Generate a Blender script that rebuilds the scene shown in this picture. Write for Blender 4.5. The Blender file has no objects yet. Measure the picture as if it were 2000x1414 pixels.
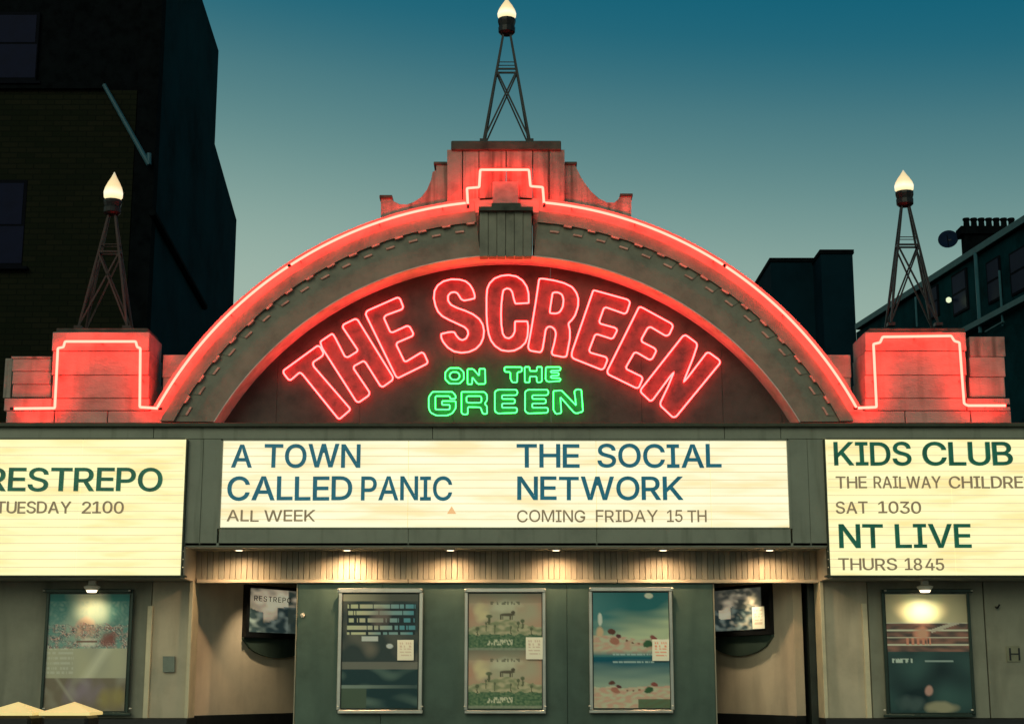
import bpy, bmesh, math, random
from mathutils import Vector, Matrix
R = math.radians
random.seed(7)
S = bpy.context.scene
COL = S.collection
# ------------------------------------------------------------------ camera, sky, light, exposure
CX, CD, CZ, F, TILT = 0.045, 13.5, 1.6, 3000.0, R(11.69)
cam = bpy.data.cameras.new('camera'); cam.sensor_width = 36; cam.lens = 36 * F / 2000.0
cam.clip_start = 0.1; cam.clip_end = 2000
camo = bpy.data.objects.new('camera', cam); COL.objects.link(camo)
camo.location = (CX, -CD, CZ); camo.rotation_euler = (R(90) + TILT, 0, 0)
S.camera = camo
W = bpy.data.worlds.new('World'); S.world = W; W.use_nodes = True
nt = W.node_tree; nt.nodes.clear()
wo = nt.nodes.new('ShaderNodeOutputWorld'); bg = nt.nodes.new('ShaderNodeBackground')
tc = nt.nodes.new('ShaderNodeTexCoord'); vm = nt.nodes.new('ShaderNodeVectorMath'); vm.operation = 'DOT_PRODUCT'
vm.inputs[1].default_value = (0.10, 0, 1)
rp = nt.nodes.new('ShaderNodeValToRGB')
nt.links.new(tc.outputs['Generated'], vm.inputs[0]); nt.links.new(vm.outputs['Value'], rp.inputs[0])
nt.links.new(rp.outputs[0], bg.inputs[0]); nt.links.new(bg.outputs[0], wo.inputs[0])
def ramp(r, stops):
    r.color_ramp.interpolation = 'LINEAR'
    el = r.color_ramp.elements
    while len(el) > 1: el.remove(el[-1])
    el[0].position = stops[0][0]; el[0].color = (*stops[0][1], 1)
    for p, c in stops[1:]:
        e = el.new(p); e.color = (*c, 1)
ramp(rp, [(0.0, (.36, .42, .32)), (.20, (.38, .48, .40)), (.25, (.32, .45, .385)), (.31, (.15, .29, .28)), (.365, (.062, .19, .22)),
          (.41, (.010, .13, .19)), (.47, (.002, .105, .175)), (1.0, (.001, .04, .09))])
rp.color_ramp.interpolation = 'B_SPLINE'
bg.inputs[1].default_value = 1.0
sl = bpy.data.lights.new('dusk_fill_sun', 'SUN'); sl.energy = 0.85; sl.angle = R(40); sl.color = (1.0, .97, .66)  # added soft fill standing in for street lamps and dusk afterglow
so = bpy.data.objects.new('dusk_fill_sun', sl); COL.objects.link(so); so.rotation_euler = (R(62), 0, R(-18)); so.location = (0, -20, 20)
vs = S.view_settings; vs.view_transform = 'Standard'; vs.look = 'None'; vs.gamma = 1; vs.exposure = 0; vs.use_curve_mapping = False
S.cycles.use_denoising = True
S.cycles.max_bounces = 6; S.cycles.sample_clamp_indirect = 6
# ------------------------------------------------------------------ helpers
ct, st = math.cos(TILT), math.sin(TILT)
def ray(px, py):
    u, v = (px - 1000) / F, (707 - py) / F
    return Vector((u, ct - v * st, st + v * ct))
def at(px, py, Y):
    d = ray(px, py); s = (Y + CD) / d.y
    return Vector((CX + s * d.x, Y, CZ + s * d.z))
def atX(px, py, X):
    d = ray(px, py); s = (X - CX) / d.x
    return Vector((X, -CD + s * d.y, CZ + s * d.z))
def X_(px, py, Y): return at(px, py, Y).x
def Z_(py, Y, px=1000): return at(px, py, Y).z

def tag(o, label=None, cat=None, group=None, kind=None):
    if label: o['label'] = label
    if cat: o['category'] = cat
    if group: o['group'] = group
    if kind: o['kind'] = kind
    return o
def empty(name, loc, label, cat, group=None):
    o = bpy.data.objects.new(name, None); COL.objects.link(o); o.location = loc; o.empty_display_size = .1
    return tag(o, label, cat, group)
def wloc(o):
    v = Vector(o.location)
    while o.parent: o = o.parent; v += Vector(o.location)
    return v
def link(name, me, mat, parent=None, loc=None, label=None):
    """me holds world coordinates; they are made local to the parent (or to loc)"""
    o = bpy.data.objects.new(name, me); COL.objects.link(o)
    if mat is not None and len(me.materials) == 0: me.materials.append(mat)
    if parent is not None:
        o.parent = parent; me.transform(Matrix.Translation(-wloc(parent)))
    elif loc is not None:
        me.transform(Matrix.Translation(-Vector(loc))); o.location = loc
    if label: o['label'] = label
    return o
class MB:
    def __init__(s): s.b = bmesh.new()
    def box(s, x0, x1, y0, y1, z0, z1, bev=0):
        x0, x1 = min(x0, x1), max(x0, x1); y0, y1 = min(y0, y1), max(y0, y1); z0, z1 = min(z0, z1), max(z0, z1)
        v = [s.b.verts.new((x, y, z)) for x in (x0, x1) for y in (y0, y1) for z in (z0, z1)]
        fs = [s.b.faces.new([v[i] for i in q]) for q in ((0,1,3,2),(4,6,7,5),(0,4,5,1),(2,3,7,6),(0,2,6,4),(1,5,7,3))]
        if bev: bmesh.ops.bevel(s.b, geom=list({e for f in fs for e in f.edges}), offset=bev, segments=1, affect='EDGES')
        return s
    def prism(s, pts, y0, y1):
        """pts: (x,z) outline extruded from y0 (front) to y1"""
        a = [s.b.verts.new((x, y0, z)) for x, z in pts]; c = [s.b.verts.new((x, y1, z)) for x, z in pts]
        s.b.faces.new(a); s.b.faces.new(c[::-1]); n = len(pts)
        for i in range(n): s.b.faces.new((a[i], c[i], c[(i+1) % n], a[(i+1) % n]))
        return s
    def hex(s, P):
        """8 points: front quad (4, any loop order) then back quad"""
        v = [s.b.verts.new(p) for p in P]
        s.b.faces.new(v[:4]); s.b.faces.new(v[4:][::-1])
        for i in range(4): s.b.faces.new((v[i], v[4+i], v[4+(i+1) % 4], v[(i+1) % 4]))
        return s
    def bar(s, p, q, r, n=4, r2=None):
        p, q = Vector(p), Vector(q); d = (q - p).normalized(); r2 = r if r2 is None else r2
        u = d.cross(Vector((0, 0, 1)) if abs(d.z) < .9 else Vector((1, 0, 0))).normalized(); w = d.cross(u)
        A = []; B = []
        for k in range(n):
            a = 2 * math.pi * (k + .5) / n; o = u * math.cos(a) + w * math.sin(a)
            A.append(s.b.verts.new(p + o * r)); B.append(s.b.verts.new(q + o * r2))
        s.b.faces.new(A[::-1]); s.b.faces.new(B)
        for k in range(n): s.b.faces.new((A[k], A[(k+1) % n], B[(k+1) % n], B[k]))
        return s
    def lathe(s, prof, cx, cy, cz, n=16, smooth=False):
        rings = []
        for r, z in prof:
            rings.append([s.b.verts.new((cx + r * math.cos(2*math.pi*k/n), cy + r * math.sin(2*math.pi*k/n), cz + z)) for k in range(n)])
        for a, c in zip(rings, rings[1:]):
            for k in range(n):
                f = s.b.faces.new((a[k], a[(k+1) % n], c[(k+1) % n], c[k])); f.smooth = smooth
        s.b.faces.new(rings[0][::-1]); s.b.faces.new(rings[-1])
        return s
    def tube(s, P, r, closed=False, n=6):
        """planar or 3-D path swept with mitred joints; Y is roughly normal to the path plane"""
        P = [Vector(p) for p in P]; m = len(P); rings = []
        for i in range(m):
            a = P[i-1] if (i or closed) else None; c = P[(i+1) % m] if (i < m-1 or closed) else None
            t1 = (P[i]-a).normalized() if a is not None else (c-P[i]).normalized()
            t2 = (c-P[i]).normalized() if c is not None else t1
            t = (t1 + t2)
            t = t.normalized() if t.length > 1e-4 else t1
            Yv = Vector((0, 1, 0)); u = t.cross(Yv)
            u = u.normalized() if u.length > 1e-4 else Vector((1, 0, 0)); w = u.cross(t)
            k = 1 / max(.5, t.dot(t1))
            rings.append([s.b.verts.new(P[i] + u * (math.cos(2*math.pi*j/n) * r * k) + w * (math.sin(2*math.pi*j/n) * r)) for j in range(n)])
        for i in range(m if closed else m - 1):
            A, B = rings[i], rings[(i+1) % m]
            for j in range(n):
                f = s.b.faces.new((A[j], A[(j+1) % n], B[(j+1) % n], B[j])); f.smooth = True
        if not closed: s.b.faces.new(rings[0][::-1]); s.b.faces.new(rings[-1])
        return s
    def build(s, name, mat, parent=None, loc=None, label=None):
        bmesh.ops.recalc_face_normals(s.b, faces=s.b.faces)
        me = bpy.data.meshes.new(name); s.b.to_mesh(me); s.b.free()
        return link(name, me, mat, parent, loc, label)
def pb(m, px0, py0, px1, py1, Yf, Yb, bev=0):
    """box whose front face (plane Yf) covers the photo rectangle"""
    ym, xm = (py0 + py1) / 2, (px0 + px1) / 2
    return m.box(X_(px0, ym, Yf), X_(px1, ym, Yf), Yf, Yb, Z_(py1, Yf), Z_(py0, Yf), bev)
def pbox(name, r, Yf, Yb, mat, parent=None, bev=0, label=None, loc=None):
    return pb(MB(), *r, Yf, Yb, bev).build(name, mat, parent, loc, label)
def pts(L, Y, dx=0, dy=0):
    return [((p := at(x + dx, y + dy, Y)).x, p.z) for x, y in L]
def fillet(P, d, closed=True, k=2):
    out = []; n = len(P)
    for i, p in enumerate(P):
        if not closed and i in (0, n-1): out.append(p); continue
        a, c = P[i-1], P[(i+1) % n]
        la = math.hypot(a[0]-p[0], a[1]-p[1]); lc = math.hypot(c[0]-p[0], c[1]-p[1]); e = min(d, .45*la, .45*lc)
        A = (p[0]+(a[0]-p[0])*e/la, p[1]+(a[1]-p[1])*e/la); C = (p[0]+(c[0]-p[0])*e/lc, p[1]+(c[1]-p[1])*e/lc)
        for j in range(k+1):
            t = j / k; out.append(((1-t)**2*A[0]+2*t*(1-t)*p[0]+t*t*C[0], (1-t)**2*A[1]+2*t*(1-t)*p[1]+t*t*C[1]))
    return out
def fill_mesh(loops, th, name='print'):
    """loops of (x,y) filled with holes -> mesh standing in the XZ plane, front at y=0, back at y=th"""
    c = bpy.data.curves.new(name, 'CURVE'); c.dimensions = '2D'; c.fill_mode = 'BOTH' if th > 0 else 'FRONT'; c.extrude = th / 2
    for L in loops:
        sp = c.splines.new('POLY'); sp.points.add(len(L) - 1); sp.use_cyclic_u = True
        for q, (x, y) in zip(sp.points, L): q.co = (x, y, 0, 1)
    o = bpy.data.objects.new('tmp', c); COL.objects.link(o)
    me = bpy.data.meshes.new_from_object(o); bpy.data.objects.remove(o); bpy.data.curves.remove(c)
    me.transform(Matrix.Translation((0, th/2, 0)) @ Matrix.Rotation(R(90), 4, 'X')); me.name = name; me.materials.clear()
    return me
# ------------------------------------------------------------------ materials
def mat(name, col, rough=.6, metal=0, var=.12, scale=6, stretch=(1, 1, 1), bump=.15, bscale=60, dirt=None, spec=.4, emit=None, es=1):
    m = bpy.data.materials.new(name); m.use_nodes = True; t = m.node_tree; b = t.nodes['Principled BSDF']
    b.inputs['Roughness'].default_value = rough; b.inputs['Metallic'].default_value = metal
    b.inputs['Specular IOR Level'].default_value = spec
    g = t.nodes.new('ShaderNodeNewGeometry'); mp = t.nodes.new('ShaderNodeMapping'); mp.inputs['Scale'].default_value = stretch
    t.links.new(g.outputs['Position'], mp.inputs[0])
    n = t.nodes.new('ShaderNodeTexNoise'); n.inputs['Scale'].default_value = scale; n.inputs['Detail'].default_value = 6
    n.inputs['Roughness'].default_value = .65
    t.links.new(mp.outputs[0], n.inputs[0])
    r = t.nodes.new('ShaderNodeValToRGB'); t.links.new(n.outputs['Fac'], r.inputs[0])
    lo = tuple(max(0, c * (1 - 2*var)) for c in col); hi = tuple(min(1, c * (1 + 1.4*var)) for c in col)
    ramp(r, [(.3, lo), (.5, col), (.72, hi)])
    out = r.outputs[0]
    if dirt:                                    # run-off streaks: stretched noise, stronger colour
        mp2 = t.nodes.new('ShaderNodeMapping'); mp2.inputs['Scale'].default_value = dirt[1]; t.links.new(g.outputs['Position'], mp2.inputs[0])
        n2 = t.nodes.new('ShaderNodeTexNoise'); n2.inputs['Scale'].default_value = 1; n2.inputs['Detail'].default_value = 5; t.links.new(mp2.outputs[0], n2.inputs[0])
        r2 = t.nodes.new('ShaderNodeValToRGB'); ramp(r2, [(dirt[2], (0, 0, 0)), (dirt[3], (1, 1, 1))]); t.links.new(n2.outputs['Fac'], r2.inputs[0])
        mx = t.nodes.new('ShaderNodeMix'); mx.data_type = 'RGBA'; mx.inputs[7].default_value = (*dirt[0], 1)
        t.links.new(r2.outputs[0], mx.inputs[0]); t.links.new(out, mx.inputs[6]); out = mx.outputs[2]
    t.links.new(out, b.inputs['Base Color'])
    if bump:
        nb = t.nodes.new('ShaderNodeTexNoise'); nb.inputs['Scale'].default_value = bscale; nb.inputs['Detail'].default_value = 4
        t.links.new(mp.outputs[0], nb.inputs[0])
        bp = t.nodes.new('ShaderNodeBump'); bp.inputs['Strength'].default_value = bump; bp.inputs['Distance'].default_value = .01
        t.links.new(nb.outputs['Fac'], bp.inputs['Height']); t.links.new(bp.outputs[0], b.inputs['Normal'])
    if emit: b.inputs['Emission Color'].default_value = (*emit, 1); b.inputs['Emission Strength'].default_value = es
    return m
def emis(name, col, s):
    m = bpy.data.materials.new(name); m.use_nodes = True; t = m.node_tree; t.nodes.clear()
    o = t.nodes.new('ShaderNodeOutputMaterial'); e = t.nodes.new('ShaderNodeEmission'); e.inputs[0].default_value = (*col, 1); e.inputs[1].default_value = s
    t.links.new(e.outputs[0], o.inputs[0]); return m
def glow_panel(name, base, edge, s, off):
    """back-lit acrylic: uneven light from the tubes behind it"""
    m = bpy.data.materials.new(name); m.use_nodes = True; t = m.node_tree; b = t.nodes['Principled BSDF']
    b.inputs['Base Color'].default_value = (.10, .10, .08, 1); b.inputs['Roughness'].default_value = .35; b.inputs['Specular IOR Level'].default_value = .2
    g = t.nodes.new('ShaderNodeNewGeometry')
    mp = t.nodes.new('ShaderNodeMapping'); mp.inputs['Scale'].default_value = (.7, 1, 4.5); mp.inputs['Location'].default_value = (off, 0, 0)
    n = t.nodes.new('ShaderNodeTexNoise'); n.inputs['Scale'].default_value = 2.0; n.inputs['Detail'].default_value = 3
    t.links.new(g.outputs['Position'], mp.inputs[0]); t.links.new(mp.outputs[0], n.inputs[0])
    r = t.nodes.new('ShaderNodeValToRGB'); ramp(r, [(.32, edge), (.5, base), (.7, tuple(min(1.15, c*1.12) for c in base))])
    t.links.new(n.outputs['Fac'], r.inputs[0]); t.links.new(r.outputs[0], b.inputs['Emission Color']); b.inputs['Emission Strength'].default_value = s
    return m
GREY = mat('grey_green_paint', (.24, .255, .195), .55, var=.10, scale=2.5, bump=.08, dirt=((.11, .12, .08), (9, 9, .8), .55, .8))
GREYD = mat('grey_green_arch_paint', (.215, .205, .155), .65, var=.16, scale=5, bump=.25, bscale=40)
DARKTRIM = mat('dark_olive_trim', (.05, .058, .035), .6, var=.2)
STUCCO = mat('cream_stucco', (.34, .295, .255), .8, var=.14, scale=3, stretch=(1, 1, 2), bump=.35, bscale=35, dirt=((.16, .14, .11), (7, 7, .9), .52, .8))
STUCCOD = mat('stained_stucco', (.31, .265, .225), .85, var=.22, scale=4, bump=.4, bscale=30, dirt=((.07, .07, .055), (14, 14, .7), .45, .72))
COPING = mat('dark_coping_stone', (.06, .065, .05), .8, var=.3, scale=8, bump=.4, bscale=30)
RIM = mat('arch_rim_stucco', (.38, .31, .265), .8, var=.12, scale=5, bump=.25, bscale=40)
SALMON = mat('salmon_lit_tint', (.80, .36, .28), .7, var=.25, scale=20)  # salmon colour stands in for red neon light on the undersides
TYMP = mat('dark_brown_panel', (.072, .048, .040), .6, var=.25, scale=4, bump=.15, bscale=50)
REDF = mat('red_letter_paint', (.17, .045, .045), .5, var=.25, scale=14, bump=.1)
GRNF = mat('green_letter_paint', (.03, .12, .06), .5, var=.2, scale=14, bump=.1)
NEONR = emis('red_neon_glow', (1, .0150, .0105), 54)
NEONL = emis('red_letter_neon_glow', (1, .037, .035), 17.5)
NEONG = emis('green_neon_glow', (.040, 1, .105), 7.5)
BOARD = [mat('timber_board_%s' % s, c, .5, var=.1, scale=8, stretch=(6, 6, .6), bump=.1) for s, c in
         (('a', (.46, .41, .30)), ('b', (.38, .34, .26)), ('c', (.50, .44, .33)), ('d', (.34, .32, .25)))]
GREEN = mat('dark_green_paint', (.08, .125, .10), .48, metal=.55, var=.16, scale=2, bump=.06, spec=.5, dirt=((.05, .085, .07), (4, 4, .7), .5, .8))
CREAM = mat('cream_wall_paint', (.62, .53, .39), .6, var=.10, scale=1.5, bump=.08, dirt=((.40, .33, .24), (4, 4, .9), .5, .9))
PIERW = mat('olive_grey_wall_paint', (.27, .265, .195), .55, var=.12, scale=2, bump=.06, dirt=((.13, .13, .09), (5, 5, .8), .52, .85))
PANEL = mat('cream_panel_paint', (.52, .45, .32), .55, var=.10, scale=2, bump=.06, dirt=((.28, .25, .17), (5, 5, .8), .5, .85))
PIERT = mat('pale_olive_trim_paint', (.62, .56, .38), .5, var=.08)
BLACK = mat('black_paint', (.012, .014, .014), .5, var=.2)
JAMB = mat('dark_green_door_paint', (.02, .03, .026), .35, var=.2)
BLACKM = mat('black_iron', (.012, .013, .014), .45, metal=.3, var=.3)
RUST = mat('dark_red_iron', (.028, .016, .015), .6, metal=.2, var=.3)
ALU = mat('brushed_aluminium', (.55, .55, .5), .32, metal=.9, var=.08, bump=.05)
DKFRAME = mat('dark_green_metal', (.03, .05, .04), .35, metal=.4, var=.1)
LETB = mat('blue_glow_letter_plastic', (.015, .16, .26), .4, var=.25, scale=9, emit=(.002, .10, .14), es=.5)  # blue tint and faint glow put in for the sign light behind
LETG = mat('green_glow_letter_plastic', (.012, .14, .09), .4, var=.35, scale=9, emit=(.006, .09, .05), es=.4)  # green tint and faint glow, again for light spreading from behind
LETS = mat('brown_glow_letter_plastic', (.22, .17, .11), .5, var=.25, scale=12, emit=(.30, .22, .12), es=.45)  # small letters also glow faintly in place of light coming through
RAIL = mat('acrylic_letter_rail', (.15, .12, .08), .3, var=.1, emit=(1, .82, .46), es=.74)
BULB = emis('lamp_bulb_glow', (1, .80, .50), 3.0)
FIXT = mat('white_lamp_ring', (.7, .66, .55), .4, var=.05)
GLYPH = {
'A':[[16,0,198,500,271,500,455,0,388,0,282,297,260,366,228,470,241,470,209,365,187,297,84,0],[108,140,108,195,363,195,363,140]],
'B':[[59,0,59,500,237,500,284,496,323,482,353,461,374,434,387,403,391,367,388,338,380,315,367,296,350,281,331,270,309,262,309,258,333,253,357,241,378,223,395,200,407,170,411,134,406,98,393,66,371,38,339,18,296,4,242,0],[122,56,241,56,291,62,324,78,343,103,349,134,346,159,337,181,321,200,300,214,274,224,244,227,122,227],[122,281,234,281,260,283,283,291,303,304,318,321,327,342,330,366,324,396,307,421,278,438,236,444,122,444]],
'C':[[263,-7,202,1,148,24,103,62,68,113,47,176,40,250,47,323,68,386,103,437,148,475,202,499,263,507,300,504,334,496,366,482,395,463,420,439,440,411,455,379,465,342,401,342,394,367,383,388,368,406,351,421,332,433,310,441,287,446,263,448,219,442,180,425,148,396,123,358,107,309,102,250,107,191,123,142,148,103,181,75,219,58,263,52,287,54,310,59,332,67,351,79,368,94,383,112,394,134,401,158,465,158,455,121,440,89,420,61,395,37,367,18,335,5,300,-4]],
'D':[[215,0,94,0,94,56,211,56,267,62,312,79,348,108,372,146,387,195,392,251,387,307,373,354,348,393,314,421,270,438,217,444,92,444,92,500,221,500,289,493,346,470,392,434,426,384,447,323,454,251,447,178,426,117,392,67,345,30,286,8],[122,500,122,0,59,0,59,500]],
'E':[[59,0,59,500,366,500,366,444,122,444,122,281,349,281,349,225,122,225,122,56,369,56,369,0]],
'F':[[59,0,59,500,363,500,363,444,122,444,122,273,340,273,340,217,122,217,122,0]],
'G':[[264,-7,201,1,147,25,102,63,68,114,47,176,40,250,47,323,68,386,102,437,146,475,200,499,260,507,299,504,335,495,367,481,396,461,421,437,441,409,457,378,466,343,401,343,392,366,381,386,367,404,350,420,331,432,310,441,286,446,261,448,218,442,180,425,148,397,123,358,107,309,102,250,107,191,123,142,148,104,181,75,220,58,264,52,304,57,339,70,368,92,389,121,403,157,408,199,427,196,278,196,278,251,470,251,470,197,463,139,443,89,412,49,370,18,320,0]],
'H':[[59,0,59,500,122,500,122,284,386,284,386,500,449,500,449,0,386,0,386,228,122,228,122,0]],
'I':[[31,0,31,56,116,56,116,444,31,444,31,500,265,500,265,444,180,444,180,56,265,56,265,0]],
'K':[[103,143,103,212,137,257,171,298,208,338,357,500,441,500,227,271,224,271],[59,0,59,500,122,500,122,329,122,221,122,190,122,0],[366,0,185,255,224,304,441,0]],
'L':[[59,0,59,500,122,500,122,56,355,56,355,0]],
'M':[[59,0,59,500,149,500,272,184,282,156,294,120,306,82,316,48,302,48,312,81,324,119,336,156,346,184,468,500,558,500,558,0,496,0,496,286,496,321,496,362,497,406,498,449,504,449,489,402,474,357,459,316,448,286,336,0,281,0,167,286,156,315,142,355,127,401,110,449,117,449,118,409,119,365,119,323,120,286,120,0]],
'N':[[59,0,59,500,134,500,337,180,357,148,381,105,407,54,398,53,394,106,392,155,392,192,392,500,455,500,455,0,380,0,199,285,174,325,145,374,106,444,117,446,120,377,122,322,123,286,123,0]],
'O':[[262,-7,202,1,148,24,103,62,69,113,47,176,40,250,47,323,69,386,103,437,148,475,202,499,262,507,323,499,377,475,422,437,456,386,477,323,485,250,477,176,456,113,422,62,377,24,323,1],[262,52,305,58,343,75,376,103,401,142,417,191,423,250,417,309,401,358,376,397,343,425,305,442,262,448,220,442,181,425,148,397,123,358,107,309,102,250,107,191,123,142,148,103,181,75,220,58]],
'P':[[59,0,59,500,231,500,284,495,327,479,360,454,383,422,397,384,402,342,397,299,383,261,360,229,327,204,284,188,231,183,122,183,122,0],[122,238,229,238,264,242,292,252,313,268,327,289,336,314,339,342,336,370,327,395,313,415,292,431,264,441,228,444,122,444]],
'R':[[59,0,59,500,232,500,285,495,327,480,360,457,384,426,398,388,402,346,398,304,384,267,360,236,327,213,298,202,420,0,347,0,236,194,122,194,122,0],[122,251,230,251,265,254,293,262,314,276,328,295,336,319,339,346,336,374,328,398,314,417,292,432,264,441,229,444,122,444]],
'S':[[220,-9,169,-4,125,9,90,30,63,59,45,94,38,134,103,134,109,108,121,86,140,70,164,58,191,51,220,48,252,51,281,59,305,72,324,90,336,112,340,137,336,159,326,176,311,190,291,201,241,218,181,235,126,256,85,284,59,321,51,366,57,406,74,440,100,468,135,489,177,502,223,507,270,502,311,489,345,468,371,441,387,408,394,371,332,371,321,405,297,430,263,445,221,451,191,448,164,440,143,428,127,411,116,391,113,369,117,346,129,328,146,314,166,303,209,288,260,274,306,259,330,248,353,234,372,216,388,194,398,168,401,136,396,97,380,62,354,33,318,10,273,-4]],
'T':[[31,444,31,500,410,500,410,444,252,444,252,0,189,0,189,444]],
'U':[[254,-8,199,-2,151,15,112,43,83,79,65,122,59,170,59,500,122,500,122,175,126,141,138,111,158,86,184,67,216,55,254,51,293,55,325,67,351,86,370,111,382,141,386,175,386,500,449,500,449,170,443,122,425,79,396,43,357,15,310,-2]],
'V':[[200,0,16,500,83,500,189,203,212,135,244,30,231,30,262,136,285,203,388,500,455,500,273,0]],
'W':[[152,0,16,500,81,500,160,193,172,143,184,92,194,39,186,39,196,92,208,143,220,193,301,500,373,500,454,193,466,143,478,92,489,39,480,39,490,92,502,143,514,193,593,500,658,500,521,0,448,0,361,317,345,385,330,467,344,467,329,388,312,317,227,0]],
'Y':[[200,0,200,205,16,500,90,500,189,339,218,287,245,227,220,227,247,288,276,339,374,500,447,500,263,205,263,0]],
'0':[[223,-7,171,1,128,24,93,61,68,111,52,175,47,250,52,325,68,388,93,439,128,476,171,499,223,507,274,499,317,476,352,439,378,388,393,325,398,250,393,175,378,111,352,61,318,24,274,1],[223,49,257,55,285,72,308,102,324,141,335,191,338,250,335,309,324,359,308,398,285,428,257,446,223,452,189,446,160,428,138,398,121,359,111,309,107,250,111,191,121,141,138,102,160,72,189,55]],
'1':[[75,0,75,54,384,54,384,0],[271,500,271,0,209,0,209,441,206,441,85,352,85,419,195,500]],
'2':[[63,0,63,47,230,225,277,278,294,300,305,321,312,342,315,365,312,390,302,411,288,429,268,441,246,449,220,452,193,449,169,440,150,425,136,406,128,383,125,356,64,356,70,398,85,435,109,465,141,488,179,502,221,507,264,502,301,488,332,466,355,438,370,404,374,366,372,339,365,312,351,285,330,254,262,177,150,59,150,56,383,56,383,0]],
'3':[[214,-7,170,-3,130,10,96,29,69,56,51,90,43,130,107,130,113,106,124,86,141,70,162,58,187,51,215,49,244,52,270,60,292,73,309,91,320,114,323,142,320,169,311,193,294,213,270,230,238,240,198,243,154,243,154,294,283,441,283,444,68,444,68,500,366,500,366,453,208,273,208,284,259,284,303,271,338,249,365,219,381,183,386,142,381,101,364,65,338,35,303,12,262,-2]],
'4':[[39,104,39,156,243,500,305,500,107,163,107,160,406,160,406,104],[277,0,277,119,277,144,277,312,337,312,337,0]],
'5':[[217,-7,175,-2,138,11,106,32,81,59,65,92,59,128,120,128,125,107,136,87,151,71,170,59,193,52,217,49,246,53,271,63,293,80,309,103,319,129,322,159,319,190,308,217,292,240,270,258,244,268,214,272,189,270,165,264,143,254,126,242,66,248,94,500,360,500,360,444,148,444,132,296,134,296,152,309,174,319,199,326,226,328,258,325,289,315,316,300,339,280,358,256,372,227,381,195,384,160,379,115,363,74,337,41,303,15,263,-1]],
'8':[[222,-7,175,-2,133,11,99,33,73,61,56,95,51,133,54,164,64,192,79,217,99,237,123,252,150,260,150,262,117,277,91,303,75,336,69,374,74,410,89,442,112,469,143,489,180,502,222,507,264,502,301,489,332,469,355,442,370,410,375,374,370,336,353,303,328,277,295,262,295,260,322,252,345,237,365,217,381,192,391,164,394,133,388,95,372,61,346,33,311,11,270,-2],[222,48,253,51,280,59,301,72,317,90,328,111,331,136,327,162,317,185,300,204,278,219,252,228,222,231,193,228,166,219,144,204,128,185,117,162,113,136,117,111,127,90,143,72,164,59,191,51],[222,285,247,287,269,295,288,308,302,325,311,345,314,369,311,393,302,413,289,429,270,442,248,449,222,452,197,449,174,442,156,429,142,413,133,393,131,369,133,345,142,325,156,308,175,295,197,287]],
}
# ------------------------------------------------------------------ setting
m = MB(); m.box(-60, 60, -4.2, 8, -.3, 0); pav = m.build('pavement', mat('paving_concrete', (.22, .21, .19), .8, var=.2, scale=3)); tag(pav, kind='structure')
m = MB(); m.box(-60, 60, -16, -4.35, -.4, -.13); rd = m.build('road', mat('asphalt', (.05, .05, .05), .85, var=.25, scale=20)); tag(rd, kind='structure')
m = MB(); m.box(-60, 60, -4.35, -4.2, -.4, .01, .01); kb = m.build('kerb', mat('kerb_stone', (.28, .27, .25), .8)); tag(kb, kind='structure')
m = MB(); m.box(-60, 60, -24, -16, -.3, 0); pv2 = m.build('pavement', pav.data.materials[0]); tag(pv2, kind='structure')
m = MB(); m.box(-300, 300, 8, 500, -.5, -.01); m.box(-300, 300, -300, -24, -.5, -.02); gr = m.build('ground', rd.data.materials[0]); tag(gr, kind='structure')
# ------------------------------------------------------------------ cinema building
B = empty('cinema_building', (0, .5, 0), 'small grey green cinema with arched top, stepped red lit parapet and boarded canopy', 'cinema')
XL, XR = X_(-165, 1000, 0), X_(2145, 1000, 0)
zt = Z_(831, 0)
# marquee frame
pbox('cornice', (-170, 825, 2150, 833), -.05, .12, DARKTRIM, B, .006)
for a, b in ((-165, 300), (300, 845), (845, 1415), (1415, 1525), (1525, 2145)):
    pbox('marquee_fascia', (a + .4, 833.5, b - .4, 857), 0, .45, GREY, B, .003)
for a, b in ((361, 393.6), (394, 427), (1545, 1580), (1580.4, 1613)):
    pbox('marquee_post', (a, 857.6, b, 1066), 0, .45, GREY, B, .003)
pbox('marquee_post', (-165, 857.6, -141, 1126), 0, .45, GREY, B, .003); pbox('marquee_post', (2126, 857.6, 2145, 1126), 0, .45, GREY, B, .003)
for a, b in ((427.2, 797.3), (797.7, 1165.3), (1165.7, 1544.8)):
    pbox('marquee_fascia', (a, 1032.5, b, 1066), 0, .45, GREY, B, .003)
# inner bead round the central light box
for r in ((427, 857.4, 432, 1032), (1540, 857.4, 1545, 1032), (432, 857.4, 1540, 860), (432, 1029.5, 1540, 1032)):
    pbox('marquee_bead', r, -.006, .05, GREY, B)
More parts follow.
